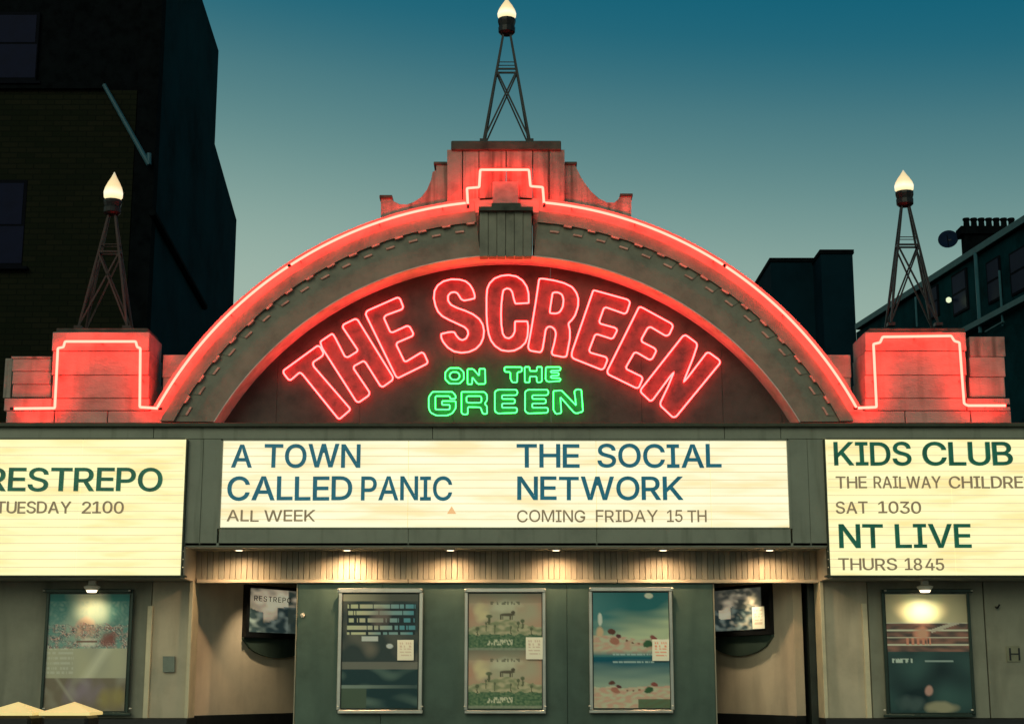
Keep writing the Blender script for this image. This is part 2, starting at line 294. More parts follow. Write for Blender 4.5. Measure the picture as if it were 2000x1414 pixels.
# soffit, returns and boarded fascia
xi0, xi1 = X_(360, 1100, 0), X_(1618, 1100, 0)
zs = Z_(1067, 0); zb0 = Z_(1129, 0)
MB().box(xi0, xi1, .0, .5, zs, zs + .03).build('soffit', GREY, B)
MB().box(xi0 - .03, xi0, .0, .52, zb0, zs).build('canopy_return', CREAM, B); MB().box(xi1, xi1 + .03, .0, .52, zb0, zs).build('canopy_return', CREAM, B)
zf1 = zs; zf0 = Z_(1131, .5)
MB().box(xi0, xi1,   .531, .56, zf0 + .006, zf1).build('board_backing', DARKTRIM, B)
rng = random.Random(3); x = xi0 + .002; bm_cache = {}
bw = .0515
while x < xi1 - .01:
    w = min(bw, xi1 - x)
    key = (round(w, 3), rng.randrange(4))
    if key not in bm_cache:
        q = MB().box(0, w - .0035, 0, .03, zf0, zf1, .003); me = bpy.data.meshes.new('board'); q.b.to_mesh(me); q.b.free(); me.materials.append(BOARD[key[1]]); bm_cache[key] = me
    o = bpy.data.objects.new('board', bm_cache[key]); COL.objects.link(o); o.parent = B; o.location = (x, .5 + rng.uniform(-.0025, .0025) - .5, 0)
    x += bw
for a, b in ((383, 797), (797, 1206), (1206, 1601)):
    pbox('fascia_trim', (a + .8, 1131, b - .8, 1138), .475, .56, CREAM, B, .004)
pbox('fascia_trim', (361, 1066.3, 1617, 1070), .02, .05, CREAM, B)
# walls under the canopy
zbot = 0
zw = zb0
def wall(name, x0, x1, y0, y1, z0, z1, mt, bev=.004): return MB().box(x0, x1, y0, y1, z0, z1, bev).build(name, mt, B)
xp0, xp1 = xi0, xi1
zpl = Z_(1402, .45)
wall('pier_wall', XL, X_(290, 1300, .45), .45, .8, zpl, zw, PIERW); wall('pier_wall', X_(291, 1300, .45), xp0 - .035, .455, .72, zpl, zw, PANEL)
wall('pier_trim', X_(284, 1300, .45), X_(294, 1300, .45), .43, .5, zpl, Z_(1183, .45), PIERT); wall('pier_trim', xp0 - .034, xp0, .425, .70, zpl, zw, PIERT)
wall('pier_wall', X_(1701, 1300, .45), X_(1928, 1300, .45), .45, .8, zpl, zw, PIERW); wall('pier_wall', X_(1930, 1300, .45), XR, .45, .8, zpl, zw, PIERW)
wall('pier_wall', xp1 + .035, X_(1700, 1300, .45), .455, .72, zpl, zw, PANEL)
wall('pier_trim', X_(1688, 1300, .45), X_(1698, 1300, .45), .43, .5, zpl, Z_(1178, .45), PIERT); wall('pier_trim', xp1, xp1 + .034, .425, .70, zpl, zw, PIERT)
wall('plinth', XL, xp0 - .002, .40, .82, 0, zpl - .003, BLACK); wall('plinth', xp1 + .002, XR, .40, .82, 0, zpl - .003, BLACK)
wall('side_box_soffit', XL, xi0 - .032, .0, .9, zb0, zb0 + .04, GREY); wall('side_box_soffit', xi1 + .032, XR, .0, .9, zb0, zb0 + .04, GREY)
YG = .52
gx0, gx1 = X_(578, 1300, YG), X_(1396, 1300, YG)
gw = [gx0, X_(745, 1300, YG), X_(1108, 1300, YG), gx1]
for a, b in zip(gw, gw[1:]): wall('green_wall_panel', a + .001, b - .001, YG, .60, 0, zf0 + .004, GREEN, .002)
MB().box(gx0, gx1, .605, 3.2, 0, zf0 + .6).build('ticket_hall_core', JAMB, B)
wall('wall_corner_strip', gx0 - .012, gx0 - .001, YG - .005, .62, 0, zf0 + .004, PIERW, .001); wall('wall_corner_strip', gx1 + .001, gx1 + .012, YG - .005, .62, 0, zf0 + .004, PIERW, .001)
WALLS = {-1: (Vector((-2.86, .74)), Vector((-1.95, 2.30))), 1: (Vector((X_(1553, 1300, .75), .75)), Vector((1.86, 2.30)))}
def wp(side, t, off, z):
    a, b = WALLS[side]; d = (b - a); n = Vector((d.y, -d.x)) * -side; n = n.normalized()
    if n.y > 0: n = -n
    p = a + d * t + n * off
    return Vector((p.x, p.y, z))
def wbox(side, t0, t1, o0, o1, z0, z1, name, mt, parent, label=None):
    return MB().hex([wp(side, t0, o0, z0), wp(side, t1, o0, z0), wp(side, t1, o0, z1), wp(side, t0, o0, z1),
                     wp(side, t0, o1, z0), wp(side, t1, o1, z0), wp(side, t1, o1, z1), wp(side, t0, o1, z1)]).build(name, mt, parent, label=label)
zcw = Z_(1397, .75)
for s in (-1, 1):
    wbox(s, 0, 1, 0, -.1, zcw, zf0 + .6, 'foyer_side_wall', CREAM, B); wbox(s, 0, 1, .015, -.1, 0, zcw - .002, 'foyer_dado', BLACK, B)
wall('door_jamb', -2.885, -2.862, .725, 2.6, 0, zf0 + .6, JAMB, 0)
wall('door_jamb', WALLS[1][0].x + .004, X_(1580, 1300, .75), 1.0, 2.6, 0, zf0 + .6, BLACK, 0); wall('door_jamb', X_(1581, 1300, .75), xp1 + .02, .725, 1.0, 0, zf0 + .6, JAMB, 0)
wall('foyer_ceiling', xi0, xi1, .58, 3.2, zf0 + .12, zf0 + .2, CREAM, 0)
MB().box(XL, XR, 3.2, 12, 0, zt - .1).build('auditorium_wall', COPING, B)
MB().box(XL, xi0 - .04, .5, 3.2, zb0 + .05, zt - .02).build('marquee_core', COPING, B); MB().box(xi1 + .04, XR, .5, 3.2, zb0 + .05, zt - .02).build('marquee_core', COPING, B)
MB().box(xi0 - .04, xi1 + .04, .58, 3.2, zf0 + .7, zt - .02).build('marquee_core', COPING, B); MB().box(X_(300, 800, .6), X_(1690, 800, .6), .12, 3, zt - .12, zt - .03).build('marquee_core', COPING, B)
# ------------------------------------------------------------------ arch
YA = .10
def fitc(Rp):
    h = math.sqrt(Rp*Rp - 350**2)
    a, b, c = at(990, 1173-Rp, YA), at(990-h, 823, YA), at(990+h, 823, YA)
    xc = (b.x + c.x) / 2; w = (c.x - b.x) / 2; hh = a.z - (b.z + c.z) / 2
    Rw = (w*w + hh*hh) / (2*hh); return xc, a.z - Rw, Rw
xc, zc, R774 = fitc(774); _, _, R660 = fitc(660)
KR = lambda r: R660 + (R774 - R660) * (r - 660) / 114.0
zb = Z_(824, YA)
def apt(r, t):
    """r in photo units, t -1..1 along the arch cut level at its foot"""
    Rw = KR(r); a = math.acos((zb - zc) / Rw) * t; return xc + Rw * math.sin(a), zc + Rw * math.cos(a)
def band(name, r0, r1, y0, y1, mt, t0=-1, t1=1, n=72, parent=B):
    m = MB(); V = []
    for i in range(n + 1):
        t = t0 + (t1 - t0) * i / n; a = apt(r0, t); b = apt(r1, t)
        V.append([m.b.verts.new((a[0], y0, a[1])), m.b.verts.new((b[0], y0, b[1])), m.b.verts.new((b[0], y1, b[1])), m.b.verts.new((a[0], y1, a[1]))])
    for A, C in zip(V, V[1:]):
        for j in range(4): m.b.faces.new((A[j], A[(j+1) % 4], C[(j+1) % 4], C[j]))
    m.b.faces.new(V[0]); m.b.faces.new(V[-1][::-1])
    return m.build(name, mt, parent)
segs = [-1, -.075]
for a, b in zip(segs, segs[1:]):
    for lo, hi in ((a, b), (-b, -a)):
        e = .0012
        band('arch_rim', 760, 786.5, .13, .55, RIM, lo + e, hi - e, 80)
        band('arch_outer_moulding', 736, 760, .065, .5, GREYD, lo + e, hi - e, 80)
        band('arch_inner_band', 667, 736, .10, .5, GREYD, lo + e, hi - e, 80)
band('arch_rim', 760, 786.5, .13, .55, RIM, -.075, .075, 8)
band('arch_rim_lip', 787, 791, .135, .45, RIM, -.999, .999, 90)
band('arch_reveal', 664.9, 666.8, .101, .42, mat('reveal_stucco', (.72, .62, .56), .7, var=.15, scale=6), -1, 1, 90)
N = 62
for i in range(-16, 17):
    t = i / 16.5
    if abs(t) < .08: continue
    w = .0125
    band('dentil', 723, 735.5, .093, .12, GREYD, t - w, t + w, 2)
    o = band('dentil_lit_strip', 718.9, 722.6, .084, .12, SALMON, t - w * .9, t + w * .9, 1)  # front plate coloured as if red light caught the dentil from below
    t2 = t + .5/16.5
    if abs(t2) > .08 and t2 < .99: band('moulding_lit_strip', 732.2, 735.8, .058, .098, SALMON, t2 - w * .8, t2 + w * .8, 1)  # front plate with the red light under the moulding put into its colour
# tympanum panels
edges = [-668, -470, -300, -110, 90, 275, 440, 560, 668]
for a, b in zip(edges, edges[1:]):
    Rw = KR(668); k = Rw / 668.0; P = []
    n = 14; x0, x1 = a * k + .0015, b * k - .0015
    top = [(x0 + (x1-x0) * i / n) for i in range(n+1)]
    up = [(xc + xx, zc + math.sqrt(max(Rw*Rw - xx*xx, 0))) for xx in top]
    zz = zb - .05
    up = [(p, max(q, zz + .01)) for p, q in up]
    MB().prism([(xc + x0, zz)] + up + [(xc + x1, zz)], .42, .50).build('tympanum_panel', TYMP, B)
# keystone with flutes and stepped head
K = empty('keystone', (0, 0, 0), None, None); K.parent = B; K.location = (xc, .0 - .5, zc + KR(735))
def kpart(name, L, y0, y1, mt): return MB().prism(pts(L, y0), y0, y1).build(name, mt, K)
for i in range(6):
    a = 937 + i * 17; b = a + 16
    kpart('flute', [(a, 411), (b, 411), (b, 501), (a, 501)], .028 if i % 2 else .02, .12, GREYD)
kpart('keystone_head', [(935, 411), (935, 404), (960, 404), (960, 397), (1017, 397), (1017, 404), (1041, 404), (1041, 411)], -.03, .14, COPING)
# pediment
Y1 = .22
def part(name, L, y0, y1, mt): return MB().prism(pts(L, y0), y0, y1).build(name, mt, B)
part('shoulder', [(744, 480), (744, 386), (764, 386), (768, 393), (780, 399), (794, 400), (808, 395), (822, 386), (834, 371), (842, 352), (845, 336), (852, 333), (852, 320), (873, 320), (873, 480)], Y1, .52, STUCCOD)
part('shoulder', [(1103, 480), (1103, 320), (1122, 320), (1128, 333), (1134, 345), (1142, 358), (1155, 375), (1170, 388), (1186, 396), (1200, 396), (1208, 389), (1212, 382), (1233, 382), (1233, 480)], Y1, .52, STUCCOD)
for r in ((741, 381, 766, 387), (847, 316, 873, 321), (1103, 316, 1127, 321), (1211, 378, 1236, 383)): pbox('coping', r, Y1 - .02, .54, COPING, B, .004)
for a, b in ((873, 903), (904, 935), (936, 988), (989, 1040), (1041, 1072), (1073, 1103)):
    part('pylon_panel', [(a + .4, 480), (a + .4, 293), (b - .4, 293), (b - .4, 480)], .14 if abs((a+b)/2 - 988) > 60 else .135, .62, STUCCOD)
pbox('pylon_coping', (881, 275, 1096, 293), .11, .64, COPING, B, .008)
pbox('pylon_panel', (962, 355, 1013, 398), .08, .16, mat('dusty_stucco', (.34, .27, .24), .85, var=.15, scale=8), B, .006)
# piers
def pier(side, xa, xb, za, wing_i, wing_o, wing_o_top):
    P = empty('parapet_pier', (0, 0, 0), None, None); P.parent = B; P.location = (X_((xa+xb)/2, 800, .15), -.35, zt - .02)
    ys = [648, 686, 733, 778, 802]
    for a, b in zip(ys, ys[1:]):
        pbox('block', (xa, a + .6, xb, b - .6), .15, .66, STUCCO, P, .004)
    pbox('coping', (xa + 8, 641, xb - 2, 648.5), .19, .62, COPING, P, .004)
    for a, b in zip((693, 738, 780), (737.2, 779.2, 802)): pbox('block', (wing_i[0], a, wing_i[1], b), .38, .6, STUCCO, P, .004)
    oy = wing_o_top; n = 3
    for i in range(n):
        a = oy + (776 - oy) * i / n; b = oy + (776 - oy) * (i+1) / n
        pbox('block', (wing_o[0], a + .5, wing_o[1], b - .5), .24, .6, STUCCO if (side < 0 or i) else STUCCOD, P, .004)
    return P
P = pier(-1, 102, 291, 648, (318, 372), (24, 100), 700)
pbox('block', (8, 778, 101, 802), .17, .62, STUCCO, P, .004); pbox('block', (8, 700, 22.5, 777), .32, .62, STUCCOD, P, .004)
pbox('coping', (22, 696, 101, 700), .23, .62, STUCCOD, P, .003)
for a, b in ((12, 106), (107, 210), (211, 326)): pbox('base_block', (a, 803, b - 1, 826), .12, .64, STUCCO, P, .004)
P = pier(1, 1690, 1887, 640, (1608, 1662), (1894, 1963), 657)
pbox('block', (1889, 778, 1973, 802), .17, .62, STUCCO, P, .004)
for a, b in ((1652, 1768), (1769, 1896), (1897, 1976)): pbox('base_block', (a, 803, b - 1, 826), .12, .64, STUCCO, P, .004)
# ------------------------------------------------------------------ neon border following the parapet
NB = empty('neon_border', (xc, .1, zt), 'red neon tube outlining the cinema parapet, piers and arch rim', 'neon tube')
TR = .0115
def ntube(L, Y, clips=True):
    P = fillet(L, 2.2, False); MB().tube([at(x, y, Y) for x, y in P], TR).build('neon_tube', NEONR, NB)
ntube([(22, 798), (107, 797), (113, 680), (124, 678), (127, 667), (265, 667), (268, 678), (274, 680), (273, 795), (316, 798)], .04)
ntube([(1668, 797), (1712, 795), (1706, 672), (1719, 669), (1724, 658), (1858, 656), (1864, 666), (1874, 669), (1883, 788), (1890, 792), (1970, 792)], .04)
def arctube(t0, t1, r, Y, rad, mt=None):
    n = 60; MB().tube([Vector((apt(r, t0 + (t1-t0)*i/n)[0], Y, apt(r, t0 + (t1-t0)*i/n)[1])) for i in range(n+1)], rad).build('neon_tube', mt or NEONR, NB)
arctube(-.967, -.53, 776, .03, TR); arctube(-.525, -.095, 776, .03, TR); arctube(.085, .525, 776, .03, TR); arctube(.53, .967, 776, .03, TR)
ntube([(914, 406), (912, 368), (936, 366), (938, 332), (1033, 332), (1036, 364), (1060, 366), (1063, 404)], .03)
m = MB()
for (x, y) in ((60, 798), (110, 730), (195, 667), (274, 740), (1709, 740), (1790, 657), (1879, 740), (1930, 792)):
    p = at(x, y, .04); m.bar(p, p + Vector((0, .11, 0)), .006, 6)
for t in (-.9, -.7, -.5, -.3, -.15, .15, .3, .5, .7, .9):
    a = apt(776, t); m.bar((a[0], .03, a[1]), (a[0], .14, a[1]), .006, 6)
m.build('tube_holder', mat('glass_holder', (.4, .35, .3), .2), NB)
m = MB()
for (x, y, Yt, vx, vz) in ((24, 798, .04, 1, 0), (1968, 792, .04, 1, 0), (313, 798, .04, 1, 0), (1671, 797, .04, 1, 0), (914, 403, .03, 0, 1), (1063, 401, .03, 0, 1)):
    p = at(x, y, Yt); d = Vector((vx, 0, vz)) * .018; m.bar(p - d, p + d, .0135, 8)
for t in (-.5275, .5275):
    a = apt(776, t - .004); c = apt(776, t + .004); m.bar((a[0], .03, a[1]), (c[0], .03, c[1]), .0135, 8)
m.build('blackout_sleeve', BLACKM, NB)
# ------------------------------------------------------------------ neon sign letters (outlines measured on the sign face)
def sc(L, s, ox, oy): return [(ox + x / s, oy + y / s) for x, y in L]
z1 = lambda L: sc(L, 6.735, 540, 620); z2 = lambda L: sc(L, 7.07, 680, 560); z3 = lambda L: sc(L, 7.441, 830, 520)
z4 = lambda L: sc(L, 7.07, 1010, 520); z5 = lambda L: sc(L, 7.07, 1120, 560); z6 = lambda L: sc(L, 7.07, 1230, 630)
z7 = lambda L: sc(L, 10.88, 820, 700); z8 = lambda L: sc(L, 10.88, 970, 700)
LT = [z1([(90,700),(540,372),(575,385),(620,475),(600,510),(478,590),(485,640),(965,1195),(965,1220),(835,1332),(810,1328),(340,745),(305,722),(185,825),(155,815),(95,735)])]
LH = [z1([(575,320),(735,212),(765,255),(900,515),(940,525),(1060,450),(1068,425),(870,130),(880,95),(1035,20),(1068,33)]) +
      z2([(620,1250),(610,1290),(480,1382),(445,1370),(240,1045),(210,1025),(80,1095),(75,1130)]) + z1([(1225,985),(1215,1025),(1085,1115),(1050,1105),(600,400)])]
LE1 = [z2([(240,380),(260,335),(680,150),(715,165),(760,280),(745,312),(520,395),(492,430),(580,625),(615,632),(815,540),(850,555),(900,645),(890,680),(675,772),(665,805),(775,1030),(805,1032),(1015,905),(1048,925),(1100,1040),(1080,1068),(690,1260),(660,1240)])]
LS = [z3([(235,985),(330,962),(390,955),(430,962),(455,1010),(500,1060),(545,1075),(600,1050),(630,985),(620,930),(575,885),(480,840),(350,780),(250,725),(190,660),(155,580),(130,470),(140,360),(185,280),(270,220),(380,192),(500,195),(590,220),(650,268),(695,340),(722,420),(722,468),(640,488),(565,500),(525,478),(500,435),(470,392),(430,376),(375,385),(335,430),(335,500),(375,560),(460,605),(590,650),(700,700),(790,770),(840,850),(858,940),(848,1040),(808,1130),(740,1200),(640,1245),(530,1258),(420,1238),(330,1180),(265,1100),(238,1040)])]
LC = [z3([(895,450),(905,330),(940,250),(1010,180),(1110,140),(1220,130),(1330,150),(1420,210),(1480,300),(1505,400),(1508,535),(1315,545),(1290,470),(1270,380),(1240,335),(1190,322),(1140,348),(1125,420),(1110,560),(1105,700),(1110,850),(1130,980),(1165,1035),(1220,1050),(1275,1015),(1305,950),(1310,802),(1488,802),(1500,880),(1490,1020),(1460,1110),(1390,1180),(1300,1225),(1210,1235),(1110,1220),(1020,1160),(960,1080),(925,980),(905,850),(895,700)])]
LR = [z4([(305,172),(370,175),(520,200),(650,235),(760,290),(820,370),(845,450),(840,560),(800,680),(750,750),(705,790),(728,880),(728,1000),(700,1150),(682,1245),(640,1255),(490,1225),(478,1190),(512,1070),(537,940),(525,880),(480,837),(430,832),(395,870),(375,1000),(350,1150),(325,1190),(175,1165),(150,1120),(200,850),(260,480)]),
      z4([(490,365),(560,360),(620,390),(642,460),(632,560),(590,635),(540,655),(450,650),(455,590)])]
LE2 = [z5([(275,48),(750,180),(783,215),(737,355),(705,375),(450,285),(418,300),(355,480),(370,512),(580,570),(605,600),(550,708),(520,718),(325,655),(295,670),(215,880),(235,912),(450,972),(470,1010),(422,1128),(385,1145),(0,992),(-25,960),(-20,900)])]
LE3 = [z5([(905,283),(940,285),(1350,508),(1375,545),(1322,665),(1275,680),(1065,555),(1025,568),(938,725),(945,762),(1120,850),(1145,885),(1090,995),(1050,1010),(875,908),(838,912),(725,1110),(735,1140),(940,1240),(955,1270),(905,1390),(870,1400),(480,1210),(465,1165)])]
LN = [z6([(735,185),(775,175),(925,285),(928,330),(870,500),(765,760),(745,822),(800,760),(1060,420),(1095,415),(1240,520),(1247,560),(640,1298),(595,1308),(425,1148),(422,1105),(530,880),(610,685),(560,740),(315,1070),(280,1082),(152,960),(155,920)])]
NS = empty('neon_letter_sign', (xc, .4, zt), 'red outlined neon letters THE SCREEN curving under the arch', 'neon sign')
def nletter(parent, loops, name, rad, yf, yt, face, neon, fil=3.0, k=2, faceon=True):
    L2 = [fillet(l, fil, True, k) for l in loops]
    if faceon:
        me = fill_mesh([pts(l, yf) for l in L2], .012, 'letter'); me.transform(Matrix.Translation((0, yf, 0)))
        o = link(name, me, face, parent)
    else: o = None
    m = MB()
    for l in L2: m.tube([at(x, y, yt) for x, y in l], rad, True)
    m.build('neon_tube', neon, o or parent)
for i, l in enumerate((LT, LH, LE1, LS, LC, LR, LE2, LE3, LN)):
    nletter(NS, l, 'letter', .0074, .407, .372 - .004 * (i % 2), REDF, NEONL, 3.2 if i not in (3, 4) else 1.5)
GS = empty('neon_letter_sign', (xc - .05, .4, zt), 'green neon words ON THE GREEN below the red letters', 'neon sign')
def rr(x0, y0, x1, y1, c): return [(x0+c, y0), (x1-c, y0), (x1, y0+c), (x1, y1-c), (x1-c, y1), (x0+c, y1), (x0, y1-c), (x0, y0+c)]
GE = lambda x0, x1: [(x0+6,761),(x1-2,761),(x1,764),(x1,769),(x1-3,772),(x0+14,772),(x0+14,779),(x1-6,779),(x1-4,785),(x1-7,788),(x0+14,788),(x0+14,796),(x1-2,796),(x1,800),(x1-2,806),(x0+6,807.5),(x0,803),(x0,765)]
gl = [[z7(rr(540,205,935,535,90)), z7(rr(635,290,845,450,50))],
      [z7([(1010,225),(1135,225),(1260,370),(1265,220),(1385,220),(1392,540),(1230,545),(1115,400),(1110,550),(1015,550)])],
      [z8([(165,185),(535,185),(535,280),(440,295),(435,510),(335,510),(295,440),(290,290),(170,285)])],
      [z8([(595,180),(700,180),(705,270),(855,270),(855,180),(962,180),(962,490),(915,512),(855,505),(850,385),(705,385),(700,510),(600,510)])],
      [z8([(1045,185),(1355,185),(1355,255),(1150,262),(1150,305),(1320,305),(1320,365),(1150,370),(1150,415),(1355,420),(1355,480),(1090,498),(1040,455)])],
      [z7([(270,708),(690,708),(762,790),(762,855),(650,860),(630,800),(330,800),(330,1085),(635,1085),(640,985),(470,985),(470,905),(762,905),(765,1050),(690,1165),(580,1212),(350,1212),(230,1150),(190,1060),(190,820)])],
      [z7([(885,710),(1370,710),(1425,770),(1430,880),(1375,965),(1425,1010),(1430,1175),(1340,1178),(1290,1040),(1020,1030),(1020,1180),(940,1195),(885,1160)]), z7(rr(990,800,1310,940,25))],
      [GE(966.5, 1010.5)], [GE(1025.5, 1071)],
      [z8([(1205,690),(1380,680),(1690,1000),(1650,690),(1710,655),(1800,665),(1835,1125),(1700,1170),(1640,1145),(1355,820),(1375,1160),(1260,1180),(1205,1090)])]]
for l in gl: nletter(GS, l, 'letter', .0053, .408, .365, GRNF, NEONG, 1.6, 1)
# ------------------------------------------------------------------ light boxes with changeable letters
def area(P): return sum(P[i-1][0]*P[i][1] - P[i][0]*P[i-1][1] for i in range(len(P))) / 2
def inside(p, P):
    r = False
    for i in range(len(P)):
        a, c = P[i-1], P[i]
        if (a[1] > p[1]) != (c[1] > p[1]) and p[0] < (c[0]-a[0]) * (p[1]-a[1]) / (c[1]-a[1]) + a[0]: r = not r
    return r
def grow(P, d):
    Q = []
    for p in P:
        if Q and math.hypot(p[0]-Q[-1][0], p[1]-Q[-1][1]) < .034: Q[-1] = ((p[0]+Q[-1][0])/2, (p[1]+Q[-1][1])/2)
        else: Q.append(p)
    P = Q; out = []; n = len(P)
    for i in range(n):
        a, p, c = P[i-1], P[i], P[(i+1) % n]
        t1 = Vector((p[0]-a[0], p[1]-a[1])).normalized(); t2 = Vector((c[0]-p[0], c[1]-p[1])).normalized(); m_ = Vector((t1.y + t2.y, -t1.x - t2.x))
        m_ = m_.normalized() if m_.length > 1e-3 else Vector((t1.y, -t1.x)); k = d / max(.5, m_.dot(Vector((t1.y, -t1.x))))
        out.append((p[0] + m_.x * k, p[1] + m_.y * k))
    return out
HS_ = area([(GLYPH['H'][0][i], GLYPH['H'][0][i+1]) for i in range(0, len(GLYPH['H'][0]), 2)]) > 0
def glyph_mesh(ch, mt, wt=0, cache={}):
    k = (ch, mt.name, wt)
    if k not in cache:
        loops = [[(L[i] / 500, L[i+1] / 500) for i in range(0, len(L), 2)] for L in GLYPH[ch]]
        outer = [l for l in loops if (area(l) > 0) == HS_]; holes = [l for l in loops if (area(l) > 0) != HS_]
        g = lambda l: grow(l, wt * (1 if HS_ else -1)) if wt else l
        bm2 = bmesh.new()
        for j, o_ in enumerate(outer):
            hs = [h_ for h_ in holes if inside(h_[0], o_)]
            me = fill_mesh([g(o_)] + [g(h_) for h_ in hs], .02, 'letter'); me.transform(Matrix.Translation((0, -.0006 * j, 0))); bm2.from_mesh(me); bpy.data.meshes.remove(me)
        me = bpy.data.meshes.new('letter'); bm2.to_mesh(me); bm2.free(); me.materials.append(mt); cache[k] = me
    return cache[k]
def word(text, x0, x1, y0, y1, Y, mt, parent, rng):
    adv = []; bb = []
    for ch in text:
        xs = [v / 500 for L in GLYPH[ch] for v in L[::2]]; bb.append((min(xs), max(xs)))
    x = 0; pos = []
    for b in bb: pos.append(x - b[0]); x += (b[1] - b[0]) + .13
    w = x - .13; za, zb_ = Z_(y1, Y), Z_(y0, Y); xa, xb = X_(x0, (y0+y1)/2, Y), X_(x1, (y0+y1)/2, Y); k = (xb - xa) / w
    for ch, p in zip(text, pos):
        o = bpy.data.objects.new('letter', glyph_mesh(ch, mt, .020 if y1 - y0 > 35 else .006)); COL.objects.link(o); o.parent = parent
        o.location = Vector((xa + p * k, Y - rng.uniform(0, .002), za + rng.uniform(-.002, .002))) - parent.location; o.scale = (k, 1, zb_ - za)
        o.rotation_euler = (0, R(rng.uniform(-.5, .5)), 0)
def lightbox(x0, y0, x1, y1, Yf, seams, rows, label, base, edge, s, off, frame):
    T = empty('marquee_sign', ((X_(x0, 1000, Yf) + X_(x1, 1000, Yf)) / 2, Yf + .05, Z_(y1, Yf)), label, 'cinema sign')
    gp = glow_panel('backlit_acrylic', base, edge, s, off)
    ed = [x0] + seams + [x1]
    for a, b in zip(ed, ed[1:]): pbox('acrylic_panel', (a + .7, y0, b - .7, y1), Yf, Yf + .02, gp, T)
    pbox('seam_backing', (x0, y0, x1, y1), Yf + .025, Yf + .06, mat('lamp_housing', (.5, .45, .3), .6, emit=(.8, .62, .3), es=.6), T)
    n = rows
    for i in range(1, n):
        y = y0 + (y1 - y0) * i / n
        if frame: pbox('letter_rail', (x0, y - .7, x1, y + .7), Yf - .007, Yf - .001, RAIL, T)
        else: pbox('letter_rail', (x0, y - .7, x1, y + .7), Yf - .007, Yf - .001, RAIL, T)
    if frame:
        for r in ((x0 - 3, y0 - 2.5, x1 + 3, y0), (x0 - 3, y1, x1 + 3, y1 + 3), (x0 - 3, y0, x0, y1), (x1, y0, x1 + 3, y1)):
            pbox('sign_frame', r, Yf - .012, Yf + .08, DARKTRIM, T)
    return T
rg = random.Random(5)
Tc = lightbox(432, 860, 1540, 1029.5, .03, [797, 1165, 1388], 11, 'wide central cinema sign reading A TOWN CALLED PANIC and THE SOCIAL NETWORK', (1.0, .95, .62), (1.0, .82, .44), 1.0, 0, False)
yl = .018
for w in (('A', 453, 491, 869, 912), ('TOWN', 517, 703, 868, 912), ('CALLED', 445, 687, 931, 976), ('PANIC', 706, 882, 931, 976), ('THE', 1010, 1131, 868, 912), ('SOCIAL', 1168, 1408, 868, 912), ('NETWORK', 1011, 1333, 931, 975)):
    word(*w, yl - .012, LETB, Tc, rg)
for w in (('ALL', 443, 505, 996, 1018), ('WEEK', 516, 615, 996, 1018), ('COMING', 1010, 1143, 996, 1019), ('FRIDAY', 1164, 1285, 996, 1019), ('15', 1303, 1333, 996, 1019), ('TH', 1343, 1380, 996, 1019)):
    word(*w, yl - .012, LETS, Tc, rg)
MB().prism(pts([(873, 1003), (882, 988), (891, 1003)], .0), .005, .012).build('orange_triangle', mat('orange_triangle_plastic', (.5, .3, .15), .5, emit=(.8, .45, .2), es=.9), Tc)
Tl = lightbox(-138, 858, 358, 1123, -.03, [-20, 155], 17, 'yellow lit sign at left with the words RESTREPO and TUESDAY 2100', (1.0, .95, .49), (1.0, .80, .34), 1.0, 11, True)
word('RESTREPO', -27, 316, 914, 958, -.062, LETG, Tl, rg); word('TUESDAY', -8, 138, 979, 1002, -.06, LETS, Tl, rg); word('2100', 160, 241, 979, 1002, -.06, LETS, Tl, rg)
Tr = lightbox(1617, 858, 2124, 1123, -.03, [1860, 2040], 17, 'yellow lit sign at right listing KIDS CLUB and NT LIVE', (1.0, .95, .49), (1.0, .80, .34), 1.0, 27, True)
for w in (('KIDS', 1630, 1779, 864, 908), ('CLUB', 1803, 1977, 864, 908), ('NT', 1640, 1724, 1024, 1069), ('LIVE', 1750, 1896, 1024, 1069)): word(*w, -.062, LETG, Tr, rg)
for w in (('THE', 1633, 1693, 930, 953), ('RAILWAY', 1707, 1838, 930, 953), ('CHILDREN', 1854, 2022, 930, 953), ('SAT', 1633, 1695, 979, 1002), ('1030', 1716, 1799, 979, 1002), ('THURS', 1638, 1752, 1090, 1113), ('18', 1768, 1801, 1090, 1113), ('45', 1808, 1844, 1090, 1113)): word(*w, -.06, LETS, Tr, rg)
